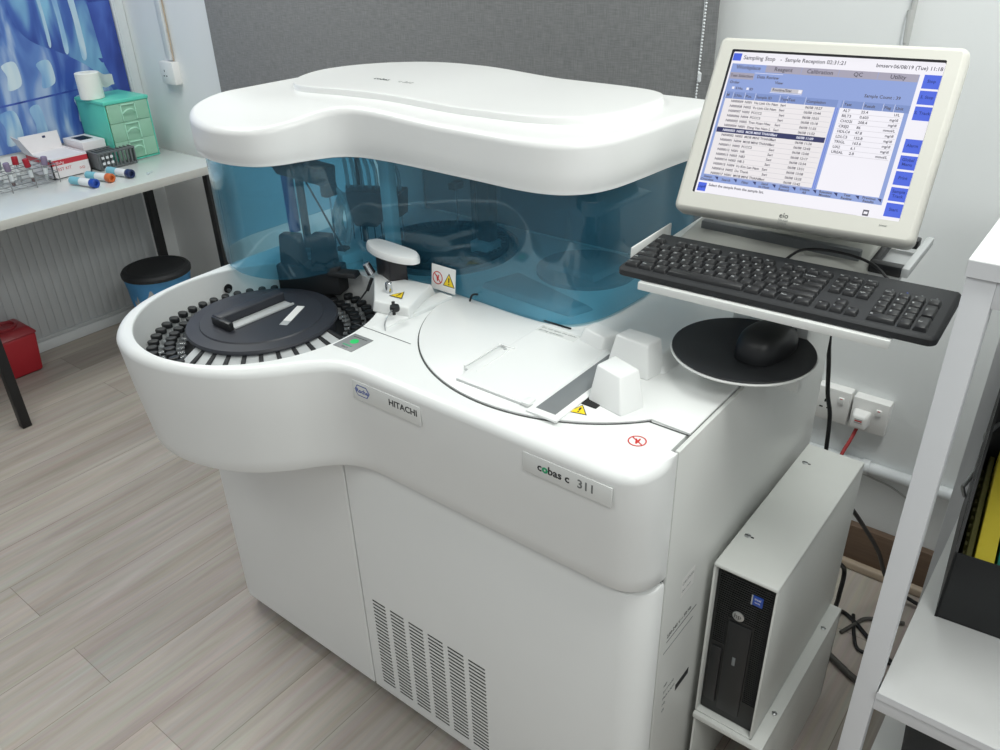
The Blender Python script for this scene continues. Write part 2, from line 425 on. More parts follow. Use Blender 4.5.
def thing(name, label, cat, loc=(0,0,0), rotz=0, group=None):
    o = bpy.data.objects.new(name, None); COL.objects.link(o); o.empty_display_size = .05
    o.location = loc; o.rotation_euler = (0, 0, rotz); o['label'] = label; o['category'] = cat
    if group: o['group'] = group
    return o
def tag(o, label, cat, group=None):
    o['label'] = label; o['category'] = cat
    if group: o['group'] = group
    return o
def struct(o): o['kind'] = 'structure'; return o

# ------------------------------------------------------------------ camera
cam = bpy.data.cameras.new('camera'); co = bpy.data.objects.new('camera', cam); COL.objects.link(co)
az, el, ro = -0.68316429, 0.51369107, -0.03145166
ca, sa, ce, se = math.cos(az), math.sin(az), math.cos(el), math.sin(el)
f = Vector((sa*ce, ca*ce, -se)); r = Vector((ca, -sa, 0)); u = r.cross(f)
r2 = math.cos(ro)*r+math.sin(ro)*u; u2 = -math.sin(ro)*r+math.cos(ro)*u
mx = Matrix.Identity(4)
for i in range(3): mx[i][0] = r2[i]; mx[i][1] = u2[i]; mx[i][2] = -f[i]
mx.translation = Vector((0, 0, 1.6)); co.matrix_world = mx
cam.sensor_width = 36; cam.lens = 813.8/1000*36; cam.clip_start = .02
SC.camera = co

# ------------------------------------------------------------------ room
b = B(); b.box(M['floor'], -3.6, 1.6, -1.6, 2.0, -.05, 0, 0); struct(b.build('floor'))
b = B(); b.box(M['wall'], -3.60, -3.555, -1.6, 2.0, 0, 2.75, 0); struct(b.build('wall_left'))
b = B(); b.box(M['wall'], -3.60, 1.6, 1.94, 2.0, 0, 2.75, 0); struct(b.build('wall_back'))
b = B()                                                   # ribbed lower panel on the left wall
y = -.9
while y < 1.80:
    b.box(M['wallpanel'], -3.557, -3.546, y, y+.030, .06, .70, .004, 2); y += .036
b.box(M['wallpanel'], -3.558, -3.550, -.95, 1.82, .05, .71, .001)
b.box(M['wallpanel'], -3.557, -3.538, -.95, 1.82, .045, .062, .003)
b.box(M['trim'], -3.557, -3.535, -.95, 1.9, 0, .045, .004)
struct(b.build('baseboard_left'))
b = B(); b.box(M['woodbase'], -1.6, 1.4, 1.918, 1.942, .02, .135, .003); b.box(M['quarter'], -1.6, 1.4, 1.900, 1.92, 0, .026, .006, 3)
struct(b.build('baseboard_back'))
b = B(); b.box(M['trim'], -3.556, -3.538, 1.888, 1.938, .76, 2.6, .003); b.box(M['trim'], -3.556, -3.532, 1.893, 1.902, .76, 2.6, .002)
struct(b.build('trim_1'))
# poster of blue glassware
po = thing('wall_poster', 'large blue laboratory glassware poster on the left wall', 'poster', (-3.55, 1.2, .83))
b = B(); b.box(M['poster'], -3.556, -3.549, -.2, 1.886, .835, 2.4, .001); b.build('print', po)
b = B()
def pp(m, pts, th=.0004, lvl=0): b.poly(m, pts, th, Matrix(((0,0,1,-3.549+lvl*.0005),(1,0,0,0),(0,1,0,0),(0,0,0,1))))
fl = [(1.47,1.42),(1.485,1.30),(1.53,1.225),(1.64,1.165),(1.735,1.10),(1.80,1.02),(1.83,.93),(1.82,.84),(1.14,.84),(1.12,.93),(1.15,1.03),(1.21,1.11),(1.31,1.18),(1.385,1.23),(1.415,1.30),(1.42,1.42)]
pp(M['flask'], [(p.x, p.y) for p in spline([(x, y, 0) for x, y in fl], 4, True)], lvl=0)
pp(M['flaskdark'], [(1.79,1.34),(1.885,1.34),(1.885,.84),(1.84,.84),(1.835,1.0),(1.80,1.1)], lvl=0)
pp(M['flaskdark'], [(1.26,1.005),(1.80,1.035),(1.80,1.028),(1.26,.998)], lvl=1)
pp(M['flaskdark'], [(1.78,1.13),(1.885,1.115),(1.885,1.10),(1.79,1.112)], lvl=1)
for y0, z0, z1, w in ((1.66,1.17,1.42,.018),(1.725,1.14,1.42,.022),(1.60,1.2,1.42,.012),(1.36,.86,.985,.06),(1.47,.85,.99,.04),(1.55,1.05,1.15,.05),(1.24,.86,.96,.06),(1.42,1.06,1.16,.05),(1.65,.9,1.0,.03)):
    pp(M['streak'], [(p.x, p.y) for p in spline([(y0-w/2,z0,0),(y0+w/2,z0+.01,0),(y0+w*.7,(z0+z1)/2,0),(y0+w/2,z1,0),(y0-w/2,z1-.01,0),(y0-w*.3,(z0+z1)/2,0)], 4, True)], lvl=1)
b.build('glassware_picture', po, 'blue and pale glass flask picture')
# roller blind
bl = thing('roller_blind', 'grey woven fabric roller blind behind the analyzer', 'window blind', (-1.9, 1.92, 1.0))
b = B(); b.box(M['blind'], -2.905, -.872, 1.908, 1.911, 1.0, 2.6, 0); b.build('fabric', bl)
b = B(); b.box(M['lgrey'], -2.905, -.872, 1.900, 1.916, .98, 1.003, .005, 3); b.build('bottom_rail', bl)
b = B(); b.cyl(M['lgrey'], (-2.95, 1.914, 2.62), (-.85, 1.914, 2.62), .025, n=20); b.build('roller', bl)
b = B()
z = 2.55
while z > 1.175:
    b.lathe(M['label'], [(.0006,-.0028),(.0021,-.0018),(.0028,0),(.0021,.0018),(.0006,.0028)], (-.905+.027*max(0, z-1.175), 1.897, z), n=8); z -= .0072
b.cyl(M['label'], (-.905, 1.897, 1.168), (-.8925, 1.897, 2.55), .0006, n=6)
b.lathe(M['label'], [(.002,-.012),(.0045,-.009),(.0045,.009),(.002,.012)], (-.9, 1.897, 1.25), n=10)
b.build('bead_chain', bl, 'white bead chain')

# ceiling with its light fittings (above the frame)
b = B(); b.box(M['wall'], -3.6, 1.6, -1.6, 2.0, 2.75, 2.8, 0); struct(b.build('ceiling'))

# ------------------------------------------------------------------ the analyzer
D = .945
an = thing('chemistry_analyzer', 'large white floor-standing laboratory analyzer with blue window and round sample disk', 'laboratory analyzer', (-.95, 1.15, 0))
# lower cabinet
b = B(); b.box(M['dark'], -1.46, -.44, .87, 1.48, .0, .075, .01); b.build('plinth', an, 'dark recessed plinth')
b = B(); b.box(M['side'], -1.56, -.41, .85, 1.50, .06, .73, .004); b.build('cabinet_body', an)
b = B(); o = rpoly([(-1.578,1.5,.004),(-1.578,.81,.055),(-1.0625,.81,.003),(-1.0625,.848,.002),(-1.54,.848,.01),(-1.54,1.5,.004)], 6)
b.loft(M['white'], o, [(.003,.058),(0,.061),(0,.715)]); b.build('left_door', an)
b = B(); o = rpoly([(-1.0585,.848,.002),(-1.0585,.81,.003),(-.395,.81,.045),(-.395,.869,.002)], 10)
b.loft(M['white'], o, [(.003,.058),(0,.061),(0,.700),(.002,.705),(.006,.707)]); dr = b.build('right_door', an)
b = B()
cols = [(-1.0285,-.9905),(-.976,-.9367),(-.9228,-.8826),(-.8693,-.8284),(-.8155,-.774),(-.7616,-.7194)]
for x0, x1 in cols:
    for k in range(25):
        z = .340-k*.0103; b.box(M['slot'], x0, x1, .8093, .812, z-.0021, z+.0021, .0008, 1)
b.build('vent_grille', dr, 'slotted cooling vents')
# side panel
b = B(); b.box(M['side'], -.4010, -.3935, .8715, 1.52, .06, .9465, .002); sp = b.build('side_panel', an)
b = B(); b.box(M['dark'], -.4070, -.4000, .872, 1.5, .80, .935, 0); b.build('gap_shade', an, 'black filler standing in for shade in the gap beside the side panel')  # near-black box inside the gap; its colour stands in for the shade there
b = B()
SX = Matrix(((0,0,1,-.3933),(1,0,0,0),(0,1,0,0),(0,0,0,1)))
def st(m, s, yy, zz, txt): b.text(m, txt, s, Matrix.Translation((0, yy, zz)) @ SX)
b.box(M['sticker'], -.3937, -.3933, .93, .975, .625, .665, 0); st(M['inkg'], .009, .932, .65, 'CAUTION'); st(M['inkg'], .006, .932, .635, 'Class 1 Laser'); b.build('caution_label', sp, 'small caution label high on the side'); b = B(); st(M['ink'], .011, .893, .565, '220-240 V ~ 50 Hz')
b.box(M['ink'], -.3935, -.3931, .893, 1.0, .5555, .5565, 0)
b.box(M['inkg'], -.3935, -.3931, .885, .99, .535, .5362, 0); b.build('voltage_label', sp, 'printed voltage line on the side'); b = B()
for k in range(5): st(M['inkg'], .008, .90, .44-.016*k, ['REF', 'SN 1712-03', 'Made in Japan', 'IVD', 'CE'][k])
b.box(M['ink'], -.3935, -.3931, .95, 1.0, .385, .40, 0)
b.build('rating_label', sp, 'small printed rating label low on the side')

# upper casing with the round well
CX, CY = -1.283, .840
oc = [(-.4065,1.50),(-.4065,1.2),(-.4065,1.0),(-.4065,.90),(-.4065,.8705),(-.3952,.8700),(-.395,.862)]+[(p.x, p.y) for p in spline([(x, y, 0) for x, y in ((-.395,.855),(-.3965,.832),(-.4025,.808),(-.414,.790),(-.431,.7795),(-.455,.7755),(-.50,.7748),(-.57,.7745),(-.66,.7745),(-.75,.7745),(-.83,.7745),(-.90,.7745),(-.955,.7735),(-.992,.762),(-1.025,.734),(-1.062,.690),(-1.108,.648),(-1.165,.615),(-1.225,.594),(-1.29,.584),(-1.355,.588),(-1.425,.610),(-1.485,.657),(-1.525,.72),(-1.547,.80),(-1.552,.90),(-1.553,1.0),(-1.553,1.2),(-1.56,1.38),(-1.56,1.49),(-1.50,1.50),(-1.2,1.50),(-.8,1.50))], 5)]
oc = ccw([(x+.008*max(0, min(1, (-1.25-x)/.2)), y) for x, y in oc])
def wcas(x, y): return 0. if x > -.43 and y > .8655 else (1-sm(.835, .8655, y) if x > -.43 else 1.)
hole = circ(CX, CY, .2365, 72)
b = B()
rr = .017
DI = {(round(p[0], 6), round(p[1], 6)): (q[0]-p[0], q[1]-p[1]) for p, q in zip(oc, inset(oc, .01))}
def draft(p, d):
    if p[0] > -.47 and p[1] < .9: return (0, d*(1-sm(.785, .866, p[1])))
    if p[0] > -.43: return (0, 0)
    v = DI[(round(p[0], 6), round(p[1], 6))]; return (v[0]*d/.01, v[1]*d/.01)
prof = [(.006,.717,.022),(.002,.7175,.022),(0,.7205,.022),(0,.745,.019),(0,.84,.008)]+[(rr*(1-math.cos(a)), D-rr+rr*math.sin(a)) for a in [PI/2*k/8 for k in range(9)]]
b.loft(M['white'], oc, prof, bottom=True, top=False, wf=wcas, df=draft)
oi_ = [(p[0]+(q[0]-p[0])*wcas(*p), p[1]+(q[1]-p[1])*wcas(*p)) for p, q in zip(oc, inset(oc, rr))]
b.sheet(M['white'], oi_, D, holes=[hole])
pw = [(0,0)]
hr = [(.2365,D),(.235,D-.0015),(.2345,D-.004),(.233,.80)]
b.lathe(M['white'], [(.0005,.80)]+[(r_, z_) for r_, z_ in hr[::-1]], (CX, CY, 0), n=72, cap=False)
ca_ = b.build('front_casing', an)
# flip well so normals face in is not required for opaque plastic
b = B()
b.box(M['plate'], -.955, -.797, .7736, .776, .886, .9225, .0006); b.poly(M['brand'], [(-.018,0),(-.011,.0105),(.011,.0105),(.018,0),(.011,-.0105),(-.011,-.0105)], .0003, FR(-.931,.7734,.906))
b.poly(M['plate'], [(-.016,0),(-.0102,.009),(.0102,.009),(.016,0),(.0102,-.009),(-.0102,-.009)], .0004, FR(-.931,.7734,.906))
b.text(M['brand'], 'Roche', .0115, FR(-.931,.7729,.9022), 'CENTER', bold=.0003); b.text(M['ink'], 'HITACHI', .0165, FR(-.868,.7734,.9030), bold=.0003)
np_ = b.build('name_plate', ca_, 'name plate with blue hexagon logo and black lettering')
b = B()
b.box(M['plate'], -.592, -.441, .7737, .776, .889, .9225, .0006)
b.text(M['ink'], 'c', .0185, FR(-.566,.7735,.901), bold=.0004); b.text(M['green'], 'o', .0185, FR(-.5575,.7735,.901), bold=.0009); b.text(M['ink'], 'bas c', .0185, FR(-.5475,.7735,.901), bold=.0004); b.text(M['inkg'], '311', .0200, FR(-.4975,.7735,.9005), bold=.0003)
b.build('name_plate', ca_, 'name plate with model lettering')
# deck inlays ---------------------------------------------------------------
def on(m, body, size, x, y, z, rz=0, al='LEFT'): b.text(m, body, size, T(x, y, z, rz), al)
b = B(); b.box(M['panelgrey'], -1.042, -.994, .813, .867, D-.001, D+.0012, .001); bp = b.build('button_panel', an, 'grey square start button panel')
b = B(); b.lathe(M['led'], [(.008,0),(.008,.0012),(.006,.0018)], (-1.018,.843,D+.001), n=24); b.build('button_light', bp, 'lit green button light')
b = B(); b.box(M['ink'], -1.035, -1.001, .857, .8585, D+.001, D+.0014, 0); b.box(M['green'], -1.03, -1.008, .825, .828, D+.001, D+.0014, 0); on(M['ink'], 'Start', .008, -1.018, .817, D+.0012, 0, 'CENTER'); b.build('lettering', bp)
b = B(); lc = (-.70, 1.122)
arc = circ(lc[0], lc[1], .308, 60, PI*1.0+.14, PI*1.775)
for p0, p1 in zip(arc, arc[1:]):
    if p0[1] < 1.095:
        q = [(lc[0]+(p[0]-lc[0])*k, lc[1]+(p[1]-lc[1])*k) for p, k in ((p0,.985),(p1,.985),(p1,1.0085),(p0,1.0085))]
        b.poly(M['seam'], q, .0008, T(0, 0, D))
b.build('cover_seam', an, 'dark seam around the reagent cover')
b = B()
ol = rpoly([(-.622,.845,.012),(-.622,1.10,.004),(-1.0,1.10,.004)], 4)
lid_o = ccw([(-1.003,1.10)]+[p for p in arc if p[1] < 1.095]+[(-.402,.9195),(-.402,1.11)])
b.loft(M['white'], lid_o, [(0,D),(0,D+.0035),(.002,D+.005)], bottom=False)
rc = b.build('reagent_cover', an)
# sliding plate on the cover
b = B(); o = rpoly([(-.775,.842,.004),(-.625,.842,.012),(-.625,1.078,.004),(-.775,1.083,.004)], 5)
b.loft(M['white'], o, [(0,D+.004),(0,D+.0085),(.0015,D+.0098),(.003,D+.010)], bottom=False)
b.box(M['white'], -.775, -.643, .8395, .8425, D+.0048, D+.0090, .0006); b.box(M['lgrey'], -.775, -.643, .8385, .8397, D+.0048, D+.0056, .0002); b.box(M['white'], -.643, -.628, .8375, .858, D+.006, D+.0125, .002)
sl = b.build('slide_plate', rc)
b = B(); Zs = D+.010
b.box(M['white'], -.790, -.786, .876, .972, Zs-.001, Zs+.0016, .0006); b.box(M['white'], -.764, -.760, .876, .972, Zs-.001, Zs+.0010, .0006); b.box(M['white'], -.792, -.758, .970, .976, Zs-.001, Zs+.0020, .0006)
b.lathe(M['lgrey'], [(.003,0),(.003,.0012)], (-.770,.962,Zs), n=12); b.lathe(M['lgrey'], [(.003,0),(.003,.0012)], (-.778,.868,Zs), n=12)
b.build('finger_grip', sl)
b = B(); b.box(M['white'], -.627, -.571, .828, 1.062, D+.004, D+.0085, .002); b.box(M['grey'], -.618, -.582, .842, 1.05, D+.0078, D+.0089, .0005)
b.box(M['dark'], -.580, -.545, .895, .945, D+.005, D+.0068, .0006)
b.build('slot_frame', rc, 'grey slot beside the slide plate')
# moulded blocks
def block(nm, bot, top, z0, z1, bev=.005, lab=None, extra=None):
    b = B(); b.frustum(M['white'], [(x, y, z0) for x, y in bot], [(x, y, z1) for x, y in top], bev, 3)
    if extra: extra(b)
    return b.build(nm, an, lab)
zt = D+.0045
block('probe_shroud', [(-.570,.910),(-.503,.897),(-.488,.942),(-.560,.960)], [(-.573,.939),(-.523,.924),(-.511,.962),(-.565,.980)], zt, zt+.050, .0035, 'tapered white block in front')
block('probe_shroud', [(-.602,1.012),(-.524,1.014),(-.516,1.058),(-.596,1.076)], [(-.600,1.039),(-.536,1.030),(-.533,1.070),(-.593,1.073)], zt, zt+.052, .0035, 'squarer white block behind', lambda b: b.frustum(M['white'], [(-.545,1.03,zt),(-.512,1.05,zt),(-.507,1.125,zt),(-.54,1.125,zt)], [(-.542,1.05,zt+.022),(-.530,1.055,zt+.022),(-.527,1.122,zt+.022),(-.540,1.122,zt+.022)], .003))
block('probe_shroud', [(-.690,1.060),(-.636,1.048),(-.600,1.085),(-.612,1.112),(-.686,1.114)][:4], [(-.684,1.078),(-.636,1.066),(-.622,1.098),(-.684,1.108)], zt, zt+.024, .003, 'low white block against the window')
b = B(); b.box(M['seam'], -.470, -.404, .9165, .9188, D+.0003, D+.0012, .0003, 1, None); b.build('panel_seam', an)
# warning stickers
def tri(bm_, x, y, z, s, rz, M_=None):
    mt = T(x, y, z, rz) if M_ is None else M_
    bm_.poly(M['ink'], [(-s*.5,-s*.29),(s*.5,-s*.29),(0,s*.58)], .0003, mt)
    bm_.poly(M['yellow'], [(-s*.42,-s*.245),(s*.42,-s*.245),(0,s*.485)], .0005, mt)
    bm_.poly(M['ink'], [(-.035*s,-.02*s),(.035*s,-.02*s),(.06*s,.27*s),(-.06*s,.27*s)], .0007, mt); bm_.poly(M['ink'], [(p[0]*s, p[1]*s-.13*s) for p in circ(0,0,.05,10)], .0007, mt)
def nosign(bm_, mt, r):
    oc_ = circ(0,0,r,32); ic_ = circ(0,0,r*.86,32)
    for k in range(32): bm_.poly(M['redsign'], [oc_[k], oc_[(k+1)%32], ic_[(k+1)%32], ic_[k]], .0004, mt)
    c, s_ = math.cos(-PI/4), math.sin(-PI/4)
    bm_.poly(M['redsign'], [(c*px-s_*py, s_*px+c*py) for px, py in ((-r*.9,-r*.07),(r*.9,-r*.07),(r*.9,r*.07),(-r*.9,r*.07))], .0005, mt)
    bm_.poly(M['redsign'], [(-.12*r,-.5*r),(.05*r,-.5*r),(.25*r,.1*r),(.3*r,.5*r),(.15*r,.5*r),(0,.1*r),(-.12*r,.45*r),(-.25*r,.4*r)], .0003, mt)
b = B(); tri(b, -.563, .877, D+.0052, .030, .25); b.build('warning_sticker', an, 'yellow triangle sticker beside the front block')
b = B(); nosign(b, T(-.4555,.8635,D+.0002,.3), .0135); b.build('warning_sticker', an, 'red prohibition circle sticker on the corner')
b = B(); b.box(M['plate'], -.772, -.690, 1.052, 1.076, D+.0095, D+.0104, 0, 1, None)
for k, s_ in enumerate(('Do not open the cover', 'during operation')): on(M['inkg'], s_, .0078, -.768, 1.066-.010*k, D+.0105)
b.build('caution_label', an, 'small printed caution strip')
# deck channel left of the reagent cover and the block that carries the arm
b = B()
b.frustum(M['white'], [(-1.185,1.055,D),(-1.085,.952,D),(-1.002,.968,D),(-1.035,1.08,D)], [(-1.178,1.048,D+.026),(-1.083,.958,D+.022),(-1.006,.972,D+.022),(-1.04,1.072,D+.026)], .003, 3)
b.build('arm_base', an)
b = B(); tri(b, -1.058, .998, D+.0245, .032, .1); b.build('warning_sticker', an, 'yellow triangle sticker on the arm base')
b = B(); b.frustum(M['white'], [(-1.048,.903,D-.001),(-1.012,.903,D-.001),(-.990,1.08,D-.001),(-1.030,1.08,D-.001)], [(-1.040,.908,D+.0005),(-1.014,.905,D+.0005),(-.992,1.078,D+.011),(-1.024,1.078,D+.011)], .001)
b.box(M['seam'], -1.076, -.93, .895, .8965, D, D+.0008, .0003, 1, None)
b.build('deck_ramp', an, 'low ramp on the deck')
b = B()
b.tube(M['metal'], [(-1.006,.908,D),(-1.006,.909,D+.015),(-1.012,.925,D+.024),(-1.018,.945,D+.027)], .0014)
b.lathe(M['black'], [(.004,-.006),(.0085,-.005),(.0095,0),(.0085,.005),(.004,.006)], (-1.018,.948,D+.027), n=18)
b.build('latch_knob', an, 'black knob on a bent wire')
b = B(); b.cyl(M['black'], (-1.036,.962,D), (-1.036,.962,D+.030), .0032); b.build('guide_pin', an, 'short black pin')
b = B(); b.cyl(M['black'], (-1.168,1.018,D+.0), (-1.160,1.026,D+.026), .0035); b.cyl(M['black'], (-1.178,1.0,D-.02), (-1.168,1.018,D+.002), .0018); b.build('sensor_pin', an, 'small black sensor pin')
b = B()
b.frustum(M['probe'], [(-1.180,1.058,D+.02),(-1.118,1.036,D+.02),(-1.095,1.066,D+.02),(-1.155,1.088,D+.02)], [(-1.182,1.060,D+.072),(-1.118,1.038,D+.072),(-1.097,1.066,D+.072),(-1.157,1.088,D+.072)], .004)
b.cyl(M['chrome'], (-1.168,1.035,D+.03), (-1.176,1.028,D+.055), .009, .008, 20, .002); b.cyl(M['chrome'], (-1.085,1.0,D+.022), (-1.085,1.0,D+.045), .0075, .0065, 20, .002)
ar = b.build('probe_column', an, 'dark column with chrome knobs')
b = B()
o = ccw([(p.x, p.y) for p in spline([(-1.212,1.068,0),(-1.210,1.082,0),(-1.196,1.094,0),(-1.14,1.092,0),(-1.09,1.086,0),(-1.068,1.074,0),(-1.056,1.058,0),(-1.066,1.043,0),(-1.10,1.034,0),(-1.15,1.036,0),(-1.19,1.05,0)], 5, True)])
b.loft(M['cover'], o, [(.004,1.013),(0,1.015),(0,1.0225),(.003,1.0275),(.009,1.029)]); b.build('probe_cap', an, 'white curved cap over the column')
# sample disk ---------------------------------------------------------------
sd = B()
sd.lathe(M['blackm'], [(.02,.802),(.222,.802),(.227,.806),(.227,.853),(.223,.856),(.02,.856)], (CX,CY,0), n=72)
sdk = sd.build('sample_disk', an, 'black sample disk in the round well')
b = B(); b.lathe(M['disk'], [(.120,.87),(.136,.868),(.137,.870),(.139,.913),(.1465,.915),(.147,.918),(.1445,.9225),(.120,.9245),(.118,.927),(.02,.9275),(.001,.9275)], (CX,CY,0), n=72); dl = b.build('disk_lid', sdk)
b = B()
th = math.radians(28)
Mh = T(CX-.010, CY-.002, .927, PI/2-.02)
b.box(M['disk'], -.080, .076, -.026, .036, -.004, .001, .001, 2, Mh)
b.box(M['disk'], -.078, .074, .008, .036, .0, .020, .003, 3, Mh); b.box(M['black'], -.082, -.070, -.024, .034, .0, .018, .003, 2, Mh); b.box(M['lgrey'], -.069, .070, -.016, .007, .001, .003, .001, 2, Mh); b.box(M['lgrey'], -.069, .072, -.023, -.018, .001, .005, .001, 2, Mh)
b.build('lid_handle', sdk, 'recessed handle bar on the disk lid')
b = B(); b.box(M['sticker'], -.024, .044, -.008, .008, 0, .0015, .0004, 1, T(-1.232,.873,.927,2.05)); b.box(M['lgrey'], -.042, -.025, -.008, .008, 0, .0013, .0004, 1, T(-1.232,.873,.927,2.05)); b.build('lid_label', sdk, 'white label on the disk lid')
b = B(); h2 = B()
for k in range(30):                                       # white segments between black fins, under the lid rim
    a = 2*PI*k/30+.05; mt = T(CX, CY, 0, a)
    if -1.75 < ((a+PI) % (2*PI)-PI) < .30:
        b.frustum(M['segment'], [(.136,-.0125,.857),(.208,-.0175,.857),(.208,.0175,.857),(.136,.0125,.857)], [(.136,-.0125,.914),(.198,-.0170,.878),(.198,.0170,.878),(.136,.0125,.914)], .001, 1, mt)
        m2 = T(CX, CY, 0, a+PI/30); h2.frustum(M['blackm'], [(.136,-.0038,.857),(.210,-.0044,.857),(.210,.0044,.857),(.136,.0038,.857)], [(.136,-.0038,.917),(.203,-.0044,.885),(.203,.0044,.885),(.136,.0038,.917)], .0008, 1, m2)
b.build('segment_label', sdk, 'white segment cards'); h2.build('segment_fin', sdk)
proto = None
for k in range(50):
    a = 2*PI*k/50; an_ = ((a+PI) % (2*PI))-PI
    if -1.72 < an_ < .20 or 1.55 < an_ < 2.2: continue
    for row in (0, 1):
        if proto is None:
            b = B()
            b.lathe(M['black'], [(.0062,0),(.0080,.001),(.0084,.0085),(.0074,.0105),(.004,.011)], (0,0,.886), n=14)
            b.lathe(M['lgrey'], [(.0056,0),(.0056,.03)], (0,0,.857), n=12)
            b.box(M['clearp'], -.019, -.006, -.0045, .0045, .880, .884, .001)
            proto = b.build('tube_holder', sdk, world=False); proto.scale = (1.35, 1, 1); ob = proto
        else:
            ob = proto.copy(); COL.objects.link(ob); ob.parent = sdk
        rr_ = .211 if row == 0 else .180
        aa = a+(PI/50 if row else 0)
        ob.location = (CX+rr_*math.cos(aa)+.95, CY+rr_*math.sin(aa)-1.15, (.003 if row == 0 else 0)); ob.rotation_euler = (0, 0, aa)
b = B(); b.lathe(M['dark'], [(.009,0),(.010,.001),(.010,.003),(.006,.003)], n=18, mtx=T(CX-.2215,CY+.072,.905,0,0,PI/2)); b.lathe(M['metal'], [(.004,0),(.004,.006)], n=10, mtx=T(CX-.2195,CY+.071,.902,0,0,PI/2)); b.build('well_port', an, 'dark round port in the well wall')
# barcode reader blocks at the back of the well
b = B()
b.frustum(M['blackm'], [(-1.405,.975,.90),(-1.275,1.035,.90),(-1.29,1.075,.90),(-1.42,1.02,.90)], [(-1.405,.975,.962),(-1.275,1.035,.962),(-1.29,1.075,.962),(-1.42,1.02,.962)], .004)
for x0, y0 in ((-1.402,.985),(-1.345,1.022)):
    b.frustum(M['blackm'], [(x0,y0,.96),(x0+.050,y0+.022,.96),(x0+.038,y0+.05,.96),(x0-.012,y0+.03,.96)], [(x0+.004,y0+.004,1.026),(x0+.044,y0+.020,1.026),(x0+.034,y0+.045,1.026),(x0-.006,y0+.029,1.026)], .004)
b.frustum(M['blackm'], [(-1.292,1.02,.945),(-1.232,1.045,.945),(-1.242,1.07,.945),(-1.30,1.05,.945)], [(-1.292,1.02,.955),(-1.237,1.045,.955),(-1.247,1.07,.955),(-1.30,1.05,.955)], .002)
b.box(M['blackm'], -1.335, -1.31, 1.02, 1.05, .85, .92, .003)
b.build('barcode_reader', an, 'black twin barcode reader towers')
# interior ------------------------------------------------------------------
b = B(); b.box(M['interior'], -1.56, -1.43, 1.47, 1.495, D, 1.20, .002); b.box(M['intgrey'], -1.43, -.66, 1.475, 1.495, D+.004, 1.20, .002); b.box(M['sticker'], -1.385, -1.14, 1.471, 1.476, D+.004, D+.0075, 0); b.box(M['sticker'], -1.10, -.83, 1.471, 1.476, D+.004, D+.0075, 0)
b.build('rear_panel', an)
b = B(); b.lathe(M['grey'], [(.168,0),(.168,.008),(.160,.010),(.156,.005),(.02,.005)], (-1.20,1.29,D), n=64); b.lathe(M['blackm'], [(.148,.004),(.148,.012),(.142,.015),(.10,.016),(.095,.010),(.02,.010)], (-1.20,1.29,D), n=64)
for k in range(48):
    a = 2*PI*k/48; b.box(M['black'], .105, .140, -.005, .005, .012, .018, .001, 1, T(-1.20,1.29,D,a))
b.lathe(M['black'], [(.05,.01),(.045,.020),(.02,.021)], (-1.20,1.29,D), n=32)
b.build('reagent_disk', an, 'dark reagent disk under the blue window')
b = B(); b.frustum(M['lgrey'], [(-.99,1.16,D),(-.76,1.145,D),(-.74,1.20,D),(-.97,1.26,D)], [(-.985,1.17,D+.010),(-.77,1.155,D+.010),(-.755,1.195,D+.010),(-.96,1.25,D+.010)], .003); b.lathe(M['intgrey'], [(.105,0),(.105,.008),(.098,.010),(.02,.010)], (-.86,1.355,D), n=48)
b.frustum(M['intgrey'], [(-.93,1.30,D+.009),(-.80,1.29,D+.009),(-.79,1.40,D+.009),(-.92,1.42,D+.009)], [(-.92,1.31,D+.020),(-.81,1.30,D+.020),(-.80,1.39,D+.020),(-.91,1.41,D+.020)], .003); b.build('reaction_deck', an, 'pale plates under the blue window')
b = B()
b.lathe(M['metal'], [(.026,0),(.026,.008),(.018,.012),(.018,.02)], (-1.425,1.085,D), n=24)
b.cyl(M['probe'], (-1.425,1.085,D+.01), (-1.425,1.085,1.13), .009); b.cyl(M['probeblue'], (-1.452,1.075,1.0), (-1.452,1.075,1.17), .013)
b.build('probe_post', an)
b = B(); b.frustum(M['probe'], [(-1.465,1.058,1.128),(-1.320,1.062,1.122),(-1.322,1.102,1.122),(-1.465,1.105,1.128)], [(-1.500,1.056,1.166),(-1.318,1.060,1.160),(-1.320,1.104,1.160),(-1.500,1.107,1.166)], .004)
b.box(M['probe'], -1.336, -1.316, 1.066, 1.098, 1.098, 1.126, .003); b.cyl(M['chrome'], (-1.326,1.082,.965), (-1.326,1.082,1.10), .0018, n=8); b.tube(M['tubing'], [(-1.326,1.09,1.12),(-1.312,1.105,1.09),(-1.306,1.11,1.04),(-1.315,1.105,.99)], .006)
b.tube(M['probe'], [(-1.410,1.085,1.126),(-1.37,1.095,1.05),(-1.325,1.105,.962)], .0022)
b.build('probe_arm', an, 'dark sampling probe arm')
b = B(); b.frustum(M['interior'], [(-1.285,1.115,D),(-1.185,1.115,D),(-1.175,1.165,D),(-1.275,1.165,D)], [(-1.282,1.115,D+.028),(-1.187,1.115,D+.028),(-1.177,1.162,D+.028),(-1.275,1.162,D+.028)], .004); b.frustum(M['interior'], [(-1.40,1.10,D),(-1.31,1.08,D),(-1.29,1.15,D),(-1.38,1.17,D)], [(-1.395,1.10,D+.022),(-1.315,1.085,D+.022),(-1.295,1.145,D+.022),(-1.38,1.165,D+.022)], .004)
b.lathe(M['dark'], [(.016,0),(.016,.003)], (-1.345,1.115,D+.021), n=20)
b.build('wash_station', an)
b = B()
b.frustum(M['probe'], [(-1.395,1.185,1.035),(-1.36,1.155,1.035),(-1.235,1.185,1.035),(-1.25,1.235,1.035)], [(-1.40,1.19,1.085),(-1.36,1.155,1.085),(-1.225,1.185,1.092),(-1.25,1.24,1.092)], .004)
